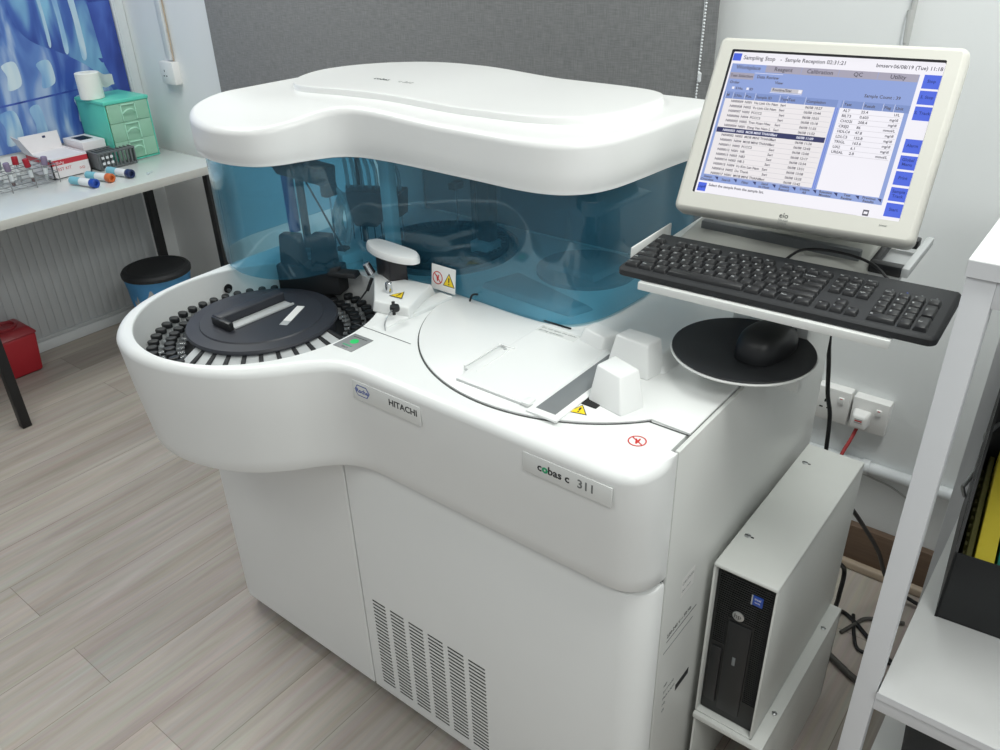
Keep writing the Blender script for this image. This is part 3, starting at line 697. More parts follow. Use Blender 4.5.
b.frustum(M['probe'], [(-1.375,1.18,1.0),(-1.355,1.17,1.0),(-1.30,1.18,1.005),(-1.31,1.20,1.005)], [(-1.39,1.18,1.036),(-1.36,1.16,1.036),(-1.27,1.18,1.036),(-1.29,1.22,1.036)], .003)
for k in range(8):
    q = k/7; x = -1.375+.130*q; y_ = 1.178+.03*q
    b.tube(M['tubing'], [(x,y_,1.085),(x-.002,y_,1.13),(x-.018-.02*q,y_+.01,1.165),(x-.06-.02*q,y_+.05,1.192)], .0042)
    b.cyl(M['chrome'], (x,y_,.965), (x,y_,1.04), .0016, n=8)
for k in range(3): b.tube(M['tubing'], [(-1.405+.01*k,1.18,1.07),(-1.41+.012*k,1.155,1.02),(-1.39+.012*k,1.15,.965)], .0045)
b.cyl(M['probe'], (-1.385,1.22,D), (-1.385,1.22,1.19), .006)
b.build('rinse_unit', an, 'dark rinse unit with clear tubing')
b = B(); b.box(M['sticker'], -1.245, -1.215, 1.150, 1.172, D, 1.195, .003); b.build('support_pillar', an)
b = B(); b.box(M['probe'], -1.11, -1.075, 1.30, 1.33, D, 1.193, .004); b.cyl(M['probe'], (-1.125,1.31,D), (-1.125,1.31,1.193), .006); b.box(M['lgrey'], -1.12, -1.07, 1.285, 1.335, D, D+.035, .004); b.cyl(M['chrome'], (-1.165,1.30,.99), (-1.165,1.30,1.085), .0018, n=8); b.box(M['probe'], -1.175, -1.155, 1.285, 1.315, 1.085, 1.10, .002)
b.build('reagent_probe', an, 'dark reagent probe post')
# blue acrylic window -------------------------------------------------------
ow = lobe([(-.686,1.47),(-.688,1.36),(-.692,1.26),(-.700,1.185),(-.716,1.138),(-.742,1.108),(-.778,1.093),(-.84,1.090),(-.92,1.094),(-1.0,1.098),(-1.08,1.100),(-1.16,1.098),(-1.225,1.090),(-1.268,1.066),(-1.295,1.02),(-1.315,.966),(-1.345,.934),(-1.395,.916),(-1.45,.917),(-1.52,.944),(-1.578,.992),(-1.610,1.06),(-1.623,1.14),(-1.624,1.25),(-1.618,1.36),(-1.602,1.47),(-1.5,1.476),(-1.2,1.476),(-.9,1.476)], 6)
b = B()
nW = len(ow); iw = inset(ow, .004); t_ = bmesh.new()
z0w, z1w = D+.0062, 1.20
def zlo(x, y): return z0w+.004*sm(-1.28, -1.33, x)
R_ = [[t_.verts.new((x, y, zlo(x, y))) for x, y in ow], [t_.verts.new((x, y, z1w)) for x, y in ow], [t_.verts.new((x, y, z1w)) for x, y in iw], [t_.verts.new((x, y, zlo(x, y))) for x, y in iw]]
for a_, b_ in ((0,1),(1,2),(2,3),(3,0)):
    for k in range(nW):
        if ow[k][1] > 1.465 and ow[(k+1)%nW][1] > 1.465: continue
        t_.faces.new((R_[a_][k], R_[a_][(k+1)%nW], R_[b_][(k+1)%nW], R_[b_][k]))
b._take(t_, M['acrylic'])
wn = b.build('window', an, 'blue transparent acrylic window')
b = B()
mt = T(-1.023,1.090,.980,-.02,PI/2-.12) @ Matrix.Scale(.92, 4)
b.box(M['sticker'], -.0345, .0345, -.0275, .0275, -.0006, .0006, 0, 1, mt)
nosign(b, mt @ T(-.0165,-.001,.0006), .0145); tri(b, 0,0,0, .034, 0, mt @ T(.0165,-.004,.0006))
b.build('warning_sticker', an, 'white card with red and yellow warning signs')
b = B(); b.tube(M['dark'], [(-.955,1.088,D+.006),(-.945,1.085,D+.022),(-.935,1.09,D+.024)], .002); b.box(M['dark'], -.785, -.725, 1.0955, 1.0975, D+.006, D+.009, .0006); b.build('window_hook', an)
# top cover -----------------------------------------------------------------
oc2 = lobe([(-.645,1.50),(-.662,1.43),(-.674,1.34),(-.680,1.25),(-.688,1.175),(-.704,1.128),(-.732,1.096),(-.772,1.078),(-.83,1.072),(-.91,1.076),(-1.0,1.080),(-1.08,1.083),(-1.16,1.083),(-1.22,1.074),(-1.258,1.047),(-1.282,1.0),(-1.302,.950),(-1.333,.917),(-1.385,.899),(-1.45,.901),(-1.525,.929),(-1.586,.980),(-1.622,1.050),(-1.636,1.14),(-1.638,1.25),(-1.632,1.36),(-1.618,1.46),(-1.59,1.51),(-1.55,1.53),(-1.4,1.535),(-1.2,1.535),(-1.0,1.533),(-.8,1.527),(-.69,1.52)], 7)
def zc(x, y, z):
    if z < 1.215: return z
    d = -.018*(1-sm(.88, 1.11, y))*sm(-1.12, -1.32, x)+.010*sm(-1.0, -1.25, x)*(1-sm(-1.3, -1.6, x))*sm(.98, 1.1, y)
    return z+d*min(1, (z-1.215)/.03)
b = B(); zt2 = 1.282; rr = .014
prof = [(.012,1.194),(.004,1.194),(.0018,1.1955),(.0018,1.2030),(0,1.2075),(0,1.23)]+[(rr*(1-math.cos(a)), zt2-rr+rr*math.sin(a)) for a in [PI/2*k/8 for k in range(9)]]
b.loft(M['cover'], oc2, prof, top=False, zf=zc)
b.sheet(M['cover'], inset(oc2, rr), zt2, zf=zc, grid=.03, smooth=True)
tcv = b.build('top_cover', an, weld=True)
b = B()
ol2 = curve2([(-.745,1.40),(-.757,1.45),(-.79,1.482),(-.85,1.497),(-.95,1.503),(-1.1,1.506),(-1.25,1.508),(-1.38,1.508),(-1.46,1.50),(-1.53,1.47),(-1.58,1.41),(-1.598,1.33),(-1.575,1.25),(-1.53,1.19),(-1.47,1.150),(-1.40,1.138),(-1.30,1.142),(-1.15,1.155),(-1.0,1.163),(-.90,1.168),(-.83,1.183),(-.78,1.215),(-.752,1.27),(-.744,1.34)], 6)
b.loft(M['cover'], ol2, [(0,zt2-.004),(0,zt2+.009),(.0012,zt2+.0118),(.004,zt2+.0128),(.010,zt2+.013)], bottom=False, top=False, zf=lambda x, y, z: zc(x, y, z))
b.sheet(M['cover'], inset(ol2, .010), zt2+.013, zf=lambda x, y, z: zc(x, y, z), grid=.035, smooth=True)
rl = b.build('raised_lid', tcv, weld=True)
b = B(); zz = zt2+.022
b.text(M['inkg'], 'cobas', .020, T(-1.345,1.255,zc(-1.3,1.25,zt2+.0136),-.02), ext=.0002); b.text(M['faint'], 'c 311', .018, T(-1.270,1.253,zc(-1.25,1.25,zt2+.0136),-.02), ext=.0002); b.build('lettering', tcv, 'faint grey lettering on the lid')

# ------------------------------------------------------------------ monitor workstation
ws = thing('workstation_mount', 'white metal bracket holding keyboard tray and mouse platform at analyzer corner', 'equipment stand', (-.4, 1.3, .945))
b = B(); b.box(M['white_matte'], -.50, -.385, 1.275, 1.30, D+.003, 1.112, .002); b.box(M['white_matte'], -.383, -.345, 1.20, 1.215, .90, 1.11, .001); b.box(M['white_matte'], -.402, -.384, 1.30, 1.50, D+.004, 1.112, .002); b.build('post', ws)
kt = Matrix.Translation((-.370,1.103,0)) @ Matrix.Rotation(.036, 4, 'Z')
b = B()
b.box(M['white_matte'], -.185, .175, -.078, .10, 1.1105, 1.1135, .001, 1, kt); b.box(M['white_matte'], -.185, .175, -.083, -.079, 1.101, 1.1135, .0015, 2, kt)
b.box(M['white_matte'], -.232, -.2285, -.020, .120, 1.1105, 1.139, .0015, 2, kt); b.box(M['white_matte'], -.230, .03, .09, .33, 1.1105, 1.1135, .001, 1, kt); b.box(M['white_matte'], -.230, -.18, -.02, .10, 1.1105, 1.1135, .001, 1, kt)
b.build('keyboard_tray', ws)
b = B(); b.lathe(M['white_matte'], [(.109,.9915),(.1115,.9925),(.112,.9945),(.1110,.996)], (-.415,1.117,0), n=64); b.box(M['white_matte'], -.46, -.37, 1.16, 1.30, .986, .9935, .001); b.build('mouse_platform', ws)
b = B(); b.lathe(M['blackm'], [(.109,.9962),(.110,.9968),(.110,.9982),(.109,.999)], (-.415,1.117,0), n=64); tag(b.build('mouse_pad'), 'round black mouse pad on the white disc beneath the keyboard', 'mouse pad')
# mouse
ms = thing('computer_mouse', 'black corded computer mouse on the round pad', 'computer mouse', (-.381,1.128,.999), -.18)
ms.scale = (1.12, 1.12, 1.2)
t_ = bmesh.new(); NU, NV = 24, 10; rg = []
for j in range(NV+1):
    v = j/NV; row = []
    for i in range(NU):
        a = 2*PI*i/NU; c, s_ = math.cos(a), math.sin(a)
        sx = .031*(1-.10*s_)*math.copysign(abs(c)**.75, c); sy = .055*math.copysign(abs(s_)**.85, s_)
        h_ = math.sin(v*PI/2)**.9; w = math.cos(v*PI/2)**.45 if v < 1 else 0
        hump = .037*(1-.16*((s_*w+.25)**2)-.10*max(0, s_*w))
        row.append(t_.verts.new((sx*w*(1+.06*math.sin(v*PI)), sy*w, .001+hump*h_)))
    rg.append(row)
for a_, b_ in zip(rg, rg[1:]):
    for k in range(NU): t_.faces.new((a_[k], a_[(k+1)%NU], b_[(k+1)%NU], b_[k]))
t_.faces.new(rg[0][::-1]); bmesh.ops.remove_doubles(t_, verts=t_.verts, dist=1e-5)
b = B(); b._take(t_, M['black']); b.build('body', ms, world=False)
b = B(); b.lathe(M['blackm'], [(.005,-.003),(.0085,-.002),(.0085,.002),(.005,.003)], n=20, mtx=T(0,.040,.0275,0,0,PI/2)); b.build('scroll_wheel', ms, world=False)
b = B(); b.lathe(M['faint'], [(.0055,0),(.0055,.0004),(.003,.0005)], n=20, mtx=T(-.002,.020,.0370,0,-.10)); b.build('logo', ms, 'small pale logo', world=False)
b = B(); b.tube(M['cable'], [(0,.053,.012),(.006,.075,.010),(.025,.095,.02),(.05,.11,.035)], .0017); b.build('cord', ms, world=False)
# keyboard
kb = thing('computer_keyboard', 'black full-size keyboard on the white tray under the monitor', 'keyboard', (-.370,1.103,1.1136), .036)
b = B(); o = rpoly([(-.2255,-.076,.012),(.2255,-.076,.012),(.2255,.077,.006),(-.2255,.077,.006)], 5)
def zk(x, y, z): return z if z < .006 else z+(y+.076)*.055
b.loft(M['blackm'], o, [(.002,.0005),(0,.002),(0,.010),(.003,.013),(.006,.0138)], zf=zk); b.build('body', kb, world=False)
b = B(); lg = B(); U = .0189; X0 = -.2185
def key(x, y, w, d=.0165, txt=None):
    z = .0125+(y+.076)*.055; x0, x1 = x+.0008, x+w*U-.0008
    b.frustum(M['key'], [(x0,y,z),(x1,y,z),(x1,y+d+.0015,z),(x0,y+d+.0015,z)], [(x0+.0022,y+.0015,z+.0075),(x1-.0022,y+.0015,z+.0075),(x1-.0022,y+d-.0008,z+.0082),(x0+.0022,y+d-.0008,z+.0082)], .0008, 1)
    if txt: lg.text(M['legend'], txt, .0058 if len(txt) == 1 else .0036, T(x0+.0032, y+d*.46, z+.0080+.0001, 0, .05), ext=.00005)
yr = [-.0665+i*.0185 for i in range(5)]
for r_, rowt in zip((4,3,2), ('`1234567890-=', 'QWERTYUIOP[]', "ASDFGHJKL;'")):
    off = {4: 0, 3: 1.5, 2: 1.75}[r_]
    for i, c in enumerate(rowt): key(X0+(off+i)*U, yr[r_], 1, txt=c)
key(X0+13*U, yr[4], 2, txt='Backspace'); key(X0, yr[3], 1.5, txt='Tab'); key(X0+13.5*U, yr[3], 1.5, txt='\\'); key(X0, yr[2], 1.75, txt='Caps'); key(X0+12.75*U, yr[2], 2.25, txt='Enter')
key(X0, yr[1], 2.25, txt='Shift')
for i, c in enumerate('ZXCVBNM,./'): key(X0+(2.25+i)*U, yr[1], 1, txt=c)
key(X0+12.25*U, yr[1], 2.75, txt='Shift')
x = 0
for w, tx in ((1.25,'Ctrl'),(1.25,'Win'),(1.25,'Alt'),(6.25,None),(1.25,'Alt'),(1.25,'Win'),(1.25,'Menu'),(1.25,'Ctrl')): key(X0+x*U, yr[0], w, txt=tx); x += w
yf = yr[4]+.0235
key(X0, yf, 1, .013, 'Esc')
for g in range(3):
    for i in range(4): key(X0+(2+g*4.5+i)*U, yf, 1, .013, 'F%d' % (g*4+i+1))
xn = X0+15.25*U
for i, c in enumerate(('Prt','Scr','Brk')): key(xn+i*U, yf, 1, .013, c)
for i, c in enumerate(('Ins','Home','PgUp')): key(xn+i*U, yr[4], 1, txt=c)
for i, c in enumerate(('Del','End','PgDn')): key(xn+i*U, yr[3], 1, txt=c)
key(xn+U, yr[1], 1, txt='^')
for i, c in enumerate('<v>'): key(xn+i*U, yr[0], 1, txt=c)
xp = X0+18.75*U
for i, c in enumerate(('Num','/','*','-')): key(xp+i*U, yr[4], 1, txt=c)
for j, rw in ((3,'789'),(2,'456'),(1,'123')):
    for i, c in enumerate(rw): key(xp+i*U, yr[j], 1, txt=c)
key(xp, yr[0], 2, txt='0'); key(xp+2*U, yr[0], 1, txt='.'); key(xp+3*U, yr[2], 1, .0165+.0185, '+'); key(xp+3*U, yr[0], 1, .0165+.0185, 'Ent')
ky = b.build('keys', kb, world=False); lg.build('key_legend', ky, 'white key lettering', world=False)
b = B()
for i in range(4): b.lathe(M['blue'] if i == 1 else M['grey'], [(.0013,0),(.0013,.0004)], (xp+(.5+i)*U, yf+.006, .0138+(yf+.082)*.055), n=8)
b.build('indicator_light', kb, world=False)
b = B(); b.tube(M['cable'], [(-.02,.076,.016),(.0,.10,.030),(.05,.105,.034),(.10,.095,.030),(.135,.08,.012)], .0022); b.build('cord', kb, world=False)
# monitor
mo = thing('touch_monitor', 'putty coloured desktop monitor showing a lab results screen', 'monitor', (-.403,1.33,1.113))
MM = Matrix.Translation((-.403,1.245,1.308)) @ Matrix.Rotation(.063, 4, 'Z') @ Matrix.Rotation(-.544, 4, 'X') @ Matrix(((1,0,0,0),(0,0,-1,0),(0,1,0,0),(0,0,0,1))) @ Matrix.Rotation(.006, 4, 'Z')
b = B(); o = rpoly([(-.177,-.145,.012),(.177,-.145,.012),(.177,.135,.012),(-.177,.135,.012)], 6)
ih = rpoly([(-.152,-.114,.002),(.152,-.114,.002),(.152,.114,.002),(-.152,.114,.002)], 3)
b.loft(M['beige'], o, [(.012,-.028),(.002,-.026),(0,-.022),(0,-.002),(.002,.004),(.006,.0075),(.008,.008)], top=False)
b.sheet(M['beige'], inset(o, .008), .008, holes=[ih])
ring = []
t_ = bmesh.new(); A_ = [t_.verts.new((x, y, .008)) for x, y in ih]; B_ = [t_.verts.new((x*.992, y*.992, .001)) for x, y in ih]; nn = len(ih)
for k in range(nn): t_.faces.new((A_[k], B_[k], B_[(k+1)%nn], A_[(k+1)%nn]))
b._take(t_, M['dark'])
b.bm.transform(MM); bz = b.build('bezel', mo)
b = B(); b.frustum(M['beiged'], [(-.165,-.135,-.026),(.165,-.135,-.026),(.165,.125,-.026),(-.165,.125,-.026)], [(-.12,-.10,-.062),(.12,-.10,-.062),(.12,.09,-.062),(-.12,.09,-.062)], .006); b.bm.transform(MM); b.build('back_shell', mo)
b = B(); b.text(M['ink'], 'elo', .011, T(-.003,-.1335,.0083), 'CENTER'); b.text(M['inkg'], 'TOUCH', .0042, T(-.003,-.1385,.0083), 'CENTER'); b.text(M['inkg'], 'SYSTEMS', .0035, T(-.003,-.1425,.0083), 'CENTER'); b.text(M['inkg'], 'power', .004, T(.128,-.1235,.0083)); b.bm.transform(MM); b.build('logo', bz, 'small dark maker logo')
b = B()
def sq(m, x0, x1, y0, y1, l): b.box(m, x0, x1, y0, y1, .0008, .0012+.00022*l, 0)
def tx(m, s, size, x, y, l=3, al='LEFT'): b.text(m, s, size, T(x, y, .0012+.00022*l), al, ext=.00005, bold=.00012)
b.box(M['scr_white'], -.1515, .1515, -.1135, .1135, -.004, .0011, 0)
sq(M['scr_blue'], -.148, .1225, -.093, .0945, 0)
sq(M['scr_btn'], -.150, -.137, .099, .1105, 1); tx(M['scr_text'], 'Sampling Stop', .0088, -.133, .1015); tx(M['scr_text'], '-  Sample Reception 02:31:21', .0082, -.076, .1017); tx(M['scr_text'], 'bmserv', .0075, .062, .1015); tx(M['scr_text'], '06/08/19 (Tue) 11:18', .0075, .1495, .1012, 3, 'RIGHT')
for i, s_ in enumerate(('Workplace','Reagent','Calibration','QC','Utility')):
    x0 = -.148+i*.0541
    if i: sq(M['scr_grey'], x0, x0+.0535, .0835, .0945, 1)
    tx(M['scr_text'], s_, .0085, x0+.027, .0862, 3, 'CENTER')
sq(M['scr_grey'], -.147, -.109, .0705, .0805, 1); tx(M['scr_text'], 'Test Selection', .0062, -.128, .0735, 3, 'CENTER'); tx(M['scr_text'], 'Data Review', .0066, -.104, .0735); sq(M['scr_wtext'], -.109, -.0655, .0812, .0818, 1)
tx(M['scr_text'], 'Order', .006, -.144, .063); tx(M['scr_text'], 'View', .006, -.074, .0665); sq(M['scr_line'], -.077, -.030, .0545, .0608, 1); sq(M['scr_white'], -.036, -.031, .0552, .0602, 2); tx(M['scr_text'], 'Routine/Stat', .0058, -.075, .0558); sq(M['scr_wtext'], -.078, -.03, .053, .0537, 1)
for x in (-.138, -.115): sq(M['scr_white'], x, x+.0035, .0545, .058, 2)
tx(M['scr_text'], 'S.No.', .0055, -.132, .054); tx(M['scr_text'], 'ID', .0055, -.110, .054); tx(M['scr_text'], 'Sample Count : 39', .0065, .058, .057)
sq(M['scr_head'], -.148, .0245, .039, .050, 1); sq(M['scr_head'], .0295, .1225, .039, .050, 1)
for x, s_ in ((-.143,'M'),(-.131,'S.No.'),(-.1125,'Pos.'),(-.096,'Sample ID'),(-.0585,'Type'),(-.047,'Test'),(-.020,'Completion'),(.034,'Test'),(.062,'Result'),(.089,'Flag'),(.104,'Unit')):
    tx(M['scr_text'], s_, .0058, x, .0425); sq(M['scr_wtext'], x-.002, x-.0015, .039, .050, 2)
sq(M['scr_list'], -.144, .0225, -.082, .039, 1); sq(M['scr_white'], .0295, .1165, -.083, .039, 1); sq(M['scr_btn'], .0238, .0244, -.083, .039, 1); sq(M['scr_btn'], .0262, .0268, -.083, .039, 1)
rows = ['Viu Linh On Nam','Vu Linh Chi Nam','PCCC2','PCCC3','Tran Xuan Hieu','Dang Van Nam L','MOB MINI THANH','MOB MINI THANH','MOB MINI THANH','PCCC2','NB','NB3','NB 2','Vu Kim Lan Nam','Do Thanh','MOB MINI THANH']
for k, s_ in enumerate(rows):
    y = .0335-k*.00765; m = M['scr_text']
    if k == 6: sq(M['scr_navy'], -.1435, .0215, y-.0022, y+.0058, 2); m = M['scr_wtext']
    else: sq(M['scr_line'], -.12, .0205, y-.0022, y-.0018, 2)
    tx(m, 'N00000%d' % (9-k) if k < 9 else 'N0000%d' % (k+2), .0052, -.1335, y); tx(m, 'N00%d' % (k % 5+1), .0052, -.1115, y); tx(m, s_, .0052, -.097, y); tx(m, 'Seri', .0052, -.0565 if len(s_) > 8 else -.0545, y); tx(m, '06/08 1%d:%02d' % (k//4, (k*17+27) % 60), .0052, -.0195, y)
for k, (a_, v_, u_) in enumerate((('ALT','25.4','U/L'),('BILT3','0.603','mg/dl'),('CHO2I','208.4','mg/dl'),('CREJ2','86','mmol/L'),('HDLC4','47.8','mg/dl'),('LDLC3','152.8','mg/dl'),('TRIGL','163.6','mg/dl'),('UA2','6.1','mg/dl'),('UREAL','2.8','mmol/L'))):
    y = .0335-k*.00765; tx(M['scr_text'], a_, .0056, .035, y); tx(M['scr_text'], v_, .0056, .060, y); tx(M['scr_text'], u_, .0052, .112, y, 3, 'RIGHT'); sq(M['scr_line'], .033, .1145, y-.0022, y-.0018, 2)
for i, s_ in enumerate(('Status Overview','Search','Filter','Send to Host','Delete Record','Delete All','Reaction Monitor','Test Review','Previous Results')):
    x0 = -.148+i*.03; p_ = s_.split(' ', 1)
    tx(M['scr_text'], p_[0], .0052, x0+.012, -.0875 if len(p_) > 1 else -.0895, 3, 'CENTER')
    if len(p_) > 1: tx(M['scr_text'], p_[1], .0052, x0+.012, -.0922, 3, 'CENTER')
    b.poly(M['scr_navy'], [(x0+.023,-.0845),(x0+.0285,-.0845),(x0+.0285,-.0895)], .0003, T(0,0,.0015))
sq(M['scr_btn'], -.148, -.1345, -.1095, -.096, 1); tx(M['scr_btnd'], 'Logoff', .005, -.1412, -.104, 3, 'CENTER'); tx(M['scr_text'], 'Select the sample from the sample list.', .0056, -.131, -.1005); sq(M['scr_line'], -.131, .094, -.1125, -.1120, 1)
sq(M['scr_text'], .101, .109, -.111, -.1025, 1); sq(M['scr_white'], .1025, .1075, -.1085, -.105, 2)
for k, (yy, s_) in enumerate(((.0755,'Stop'),(.053,'S. Stop'),(.0305,'S. Track'),(-.016,'Alarm'),(-.0395,'Global Menu'),(-.062,'Print'),(-.085,'Sample Track'),(-.1075,'Start'))):
    sq(M['scr_btn'], .1285, .1505, yy, yy+.0195, 1); p_ = s_.split(' ') if len(s_) > 8 else [s_]
    for q, w_ in enumerate(p_): tx(M['scr_btnd'], w_, .006, .1395, yy+.0085-(q-.5*(len(p_)-1))*.0065, 3, 'CENTER')
b.bm.transform(MM); b.build('screen', mo, 'lit blue and white results screen')
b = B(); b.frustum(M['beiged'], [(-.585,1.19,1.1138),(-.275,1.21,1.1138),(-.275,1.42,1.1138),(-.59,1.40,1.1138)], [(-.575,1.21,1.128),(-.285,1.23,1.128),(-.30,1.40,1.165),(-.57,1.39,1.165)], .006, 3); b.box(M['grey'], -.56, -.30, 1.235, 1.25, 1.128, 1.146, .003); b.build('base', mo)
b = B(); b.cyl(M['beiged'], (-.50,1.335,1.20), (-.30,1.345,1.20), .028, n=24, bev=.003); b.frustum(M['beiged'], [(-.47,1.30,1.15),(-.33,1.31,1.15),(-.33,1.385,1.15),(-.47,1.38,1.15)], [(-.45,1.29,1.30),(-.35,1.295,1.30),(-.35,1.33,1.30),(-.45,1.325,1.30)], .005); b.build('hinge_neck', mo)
b = B()
b.box(M['black'], -.282, -.236, 1.222, 1.240, 1.122, 1.138, .002); b.box(M['black'], -.282, -.240, 1.318, 1.340, 1.135, 1.149, .002); b.frustum(M['black'], [(-.284,1.235,1.124),(-.274,1.235,1.124),(-.274,1.335,1.136),(-.284,1.335,1.136)], [(-.284,1.235,1.136),(-.274,1.235,1.136),(-.274,1.335,1.147),(-.284,1.335,1.147)], .001)
b.frustum(M['lgrey'], [(-.236,1.222,1.124),(-.226,1.222,1.124),(-.224,1.345,1.138),(-.234,1.345,1.138)], [(-.236,1.222,1.138),(-.226,1.222,1.138),(-.224,1.345,1.150),(-.234,1.345,1.150)], .001)
b.box(M['lgrey'], -.30, -.236, 1.224, 1.338, 1.117, 1.123, .001)
b.build('cable_bracket', mo, 'black and white cable bracket')

# ------------------------------------------------------------------ desktop computer in white sleeve
pc = thing('desktop_computer', 'black desktop computer in a white steel sleeve beside the analyzer', 'computer', (-.322,1.24,.275))
b = B(); b.box(M['sleeve'], -.379, -.375, 1.02, 1.455, .275, .644, .001); b.box(M['sleeve'], -.271, -.267, 1.02, 1.455, .275, .644, .001); b.box(M['sleeve'], -.379, -.267, 1.018, 1.455, .638, .646, .003, 3); b.box(M['sleeve'], -.379, -.267, 1.02, 1.455, .275, .279, .001); slv = b.build('sleeve', pc, 'white steel sleeve')
b = B(); b.box(M['bezel'], -.3745, -.2715, 1.032, 1.44, .280, .636, .003)
for k in range(58):
    z = .622-k*.0050
    if z > .345: b.box(M['bezel'], -.298, -.275, 1.0298, 1.034, z-.0011, z+.0011, .0003, 1)
    if z > .46: b.box(M['bezel'], -.369, -.346, 1.0298, 1.034, z-.0011, z+.0011, .0003, 1)
    if z > .530: b.box(M['bezel'], -.346, -.298, 1.0298, 1.034, z-.0011, z+.0011, .0003, 1)
b.box(M['black'], -.343, -.301, 1.029, 1.034, .30, .525, .003); b.box(M['black'], -.368, -.348, 1.029, 1.034, .31, .45, .002); b.box(M['grey'], -.327, -.321, 1.0283, 1.030, .425, .445, .0008)
fb = b.build('front_bezel', pc, 'black ribbed front')
b = B(); b.lathe(M['metal'], [(.0105,0),(.0105,.0015),(.009,.0022)], n=32, mtx=FR(-.328,1.029,.560) @ Matrix.Rotation(PI, 4, 'Y') @ T(0,0,-.0)) if False else b.lathe(M['metal'], [(.0105,0),(.0105,.0015),(.009,.0022)], n=32, mtx=FR(-.328,1.030,.543))
b.text(M['black'], 'hp', .0135, FR(-.3285,1.0277,.5395), 'CENTER'); b.build('logo', fb, 'round silver maker logo')
b = B(); b.box(M['blue'], -.311, -.291, 1.0285, 1.031, .583, .604, .0008); b.box(M['lgrey'], -.311, -.3085, 1.028, 1.0305, .583, .604, .0004); b.text(M['sticker'], 'intel', .0065, FR(-.300,1.0283,.596), 'CENTER'); b.text(M['sticker'], 'inside', .0042, FR(-.300,1.0283,.5895), 'CENTER'); b.build('sticker', fb, 'small blue sticker')
for i, (x, y) in enumerate(((-.361,1.114),(-.360,1.384))):
    b = B(); b.lathe(M['metal'], [(.0055,0),(.0055,.0012),(.004,.002)], (x,y,.646), n=14); b.box(M['ink'], x-.005, x+.005, y-.0009, y+.0009, .6475, .6485, 0); b.box(M['ink'], x+.006, x+.011, y-.0015, y+.0015, .646, .6468, 0); b.build('screw', slv)
sd2 = thing('computer_stand', 'white open-fronted metal stand under the desktop computer', 'stand', (-.31,1.28,0))
b = B(); b.box(M['sleeve'], -.379, -.243, 1.012, 1.445, .262, .2748, .002); b.build('top_plate', sd2)
b = B(); b.box(M['sleeve'], -.247, -.243, 1.02, 1.443, .002, .264, .001); b.build('side_plate', sd2); b = B(); b.box(M['sleeve'], -.379, -.375, 1.02, 1.443, .002, .264, .001); b.build('side_plate', sd2)
b = B(); b.box(M['sleeve'], -.379, -.243, 1.435, 1.444, .002, .264, .001); b.build('back_plate', sd2)
for y in (1.102, 1.365):
    b = B(); b.lathe(M['metal'], [(.005,0),(.005,.0012),(.0035,.002)], (-.2555,y,.2748), n=14); b.box(M['ink'], -.2605, -.2505, y-.0009, y+.0009, .2763, .2772, 0); b.build('screw', sd2)

# ------------------------------------------------------------------ sockets, conduits, cables
def socket(name, lab, x0, x1, z0, z1, y, grp=None, sw=True):
    t = thing(name, lab, 'wall socket', ((x0+x1)/2, y, z0), 0, grp)
    b = B(); b.box(M['sticker'], x0, x1, y-.032, y, z0, z1, .003, 2); b.build('plate', t)
    b = B(); cx = (x0+x1)/2
    for dx, dz, w, h_ in ((-.012,.008,.004,.009),(-.020,-.012,.009,.004),(-.002,-.012,.009,.004)): b.box(M['dark'], cx+dx-.006-w/2, cx+dx-.006+w/2, y-.0325, y-.031, (z0+z1)/2+dz-h_/2, (z0+z1)/2+dz+h_/2, .0004, 1)
    b.build('pin_holes', t, 'dark pin holes')
    if sw:
        b = B(); b.box(M['sticker'], cx+.014, cx+.028, y-.037, y-.031, z1-.036, z1-.018, .002); b.box(M['redsign'], cx+.018, cx+.024, y-.0374, y-.036, z1-.0215, z1-.0195, 0); b.build('switch', t)
    return t
socket('wall_socket', 'white wall socket at the foot of the conduit in the corner', -3.312, -3.216, 1.030, 1.118, 1.94, None, False)
socket('wall_socket', 'white wall socket beside the analyzer with empty pin holes', -.500, -.416, .436, .530, 1.94)
socket('wall_socket', 'white wall socket holding the plug with the red cord', -.410, -.322, .436, .526, 1.94)
pl = thing('power_plug', 'white plug with red cord pushed into the wall socket', 'plug', (-.383,1.89,.47))
b = B(); b.frustum(M['sticker'], [(-.404,1.906,.455),(-.358,1.906,.455),(-.358,1.906,.500),(-.404,1.906,.500)], [(-.398,1.870,.458),(-.362,1.870,.458),(-.364,1.870,.496),(-.396,1.870,.496)], .007, 3); b.box(M['lgrey'], -.390, -.371, 1.8693, 1.871, .476, .479, 0); b.box(M['redsign'], -.389, -.372, 1.8693, 1.871, .481, .484, 0); b.box(M['lgrey'], -.390, -.371, 1.8693, 1.871, .486, .488, 0); b.build('body', pl)
b = B(); b.tube(M['redcord'], [(-.382,1.885,.458),(-.387,1.87,.43),(-.39,1.80,.40),(-.385,1.70,.33),(-.36,1.62,.24),(-.34,1.60,.12)], .0045); b.build('cord', pl, 'red cord')
b = B(); b.box(M['trim'], -3.275, -3.238, 1.922, 1.942, 1.122, 2.74, .004); b.tube(M['quarter'], [(-3.232,1.935,2.7),(-3.233,1.934,1.6),(-3.233,1.932,1.2),(-3.236,1.932,1.12)], .003); tag(b.build('wall_conduit'), 'white vertical conduit with brown cable above the corner socket', 'conduit')
b = B(); b.cyl(M['trim'], (-.55,1.925,.325), (1.2,1.925,.325), .016, n=20); b.cyl(M['trim'], (-.36,1.925,.325), (-.34,1.925,.325), .0195, n=20); tag(b.build('wall_pipe'), 'white horizontal pipe along the wall below the sockets', 'pipe')
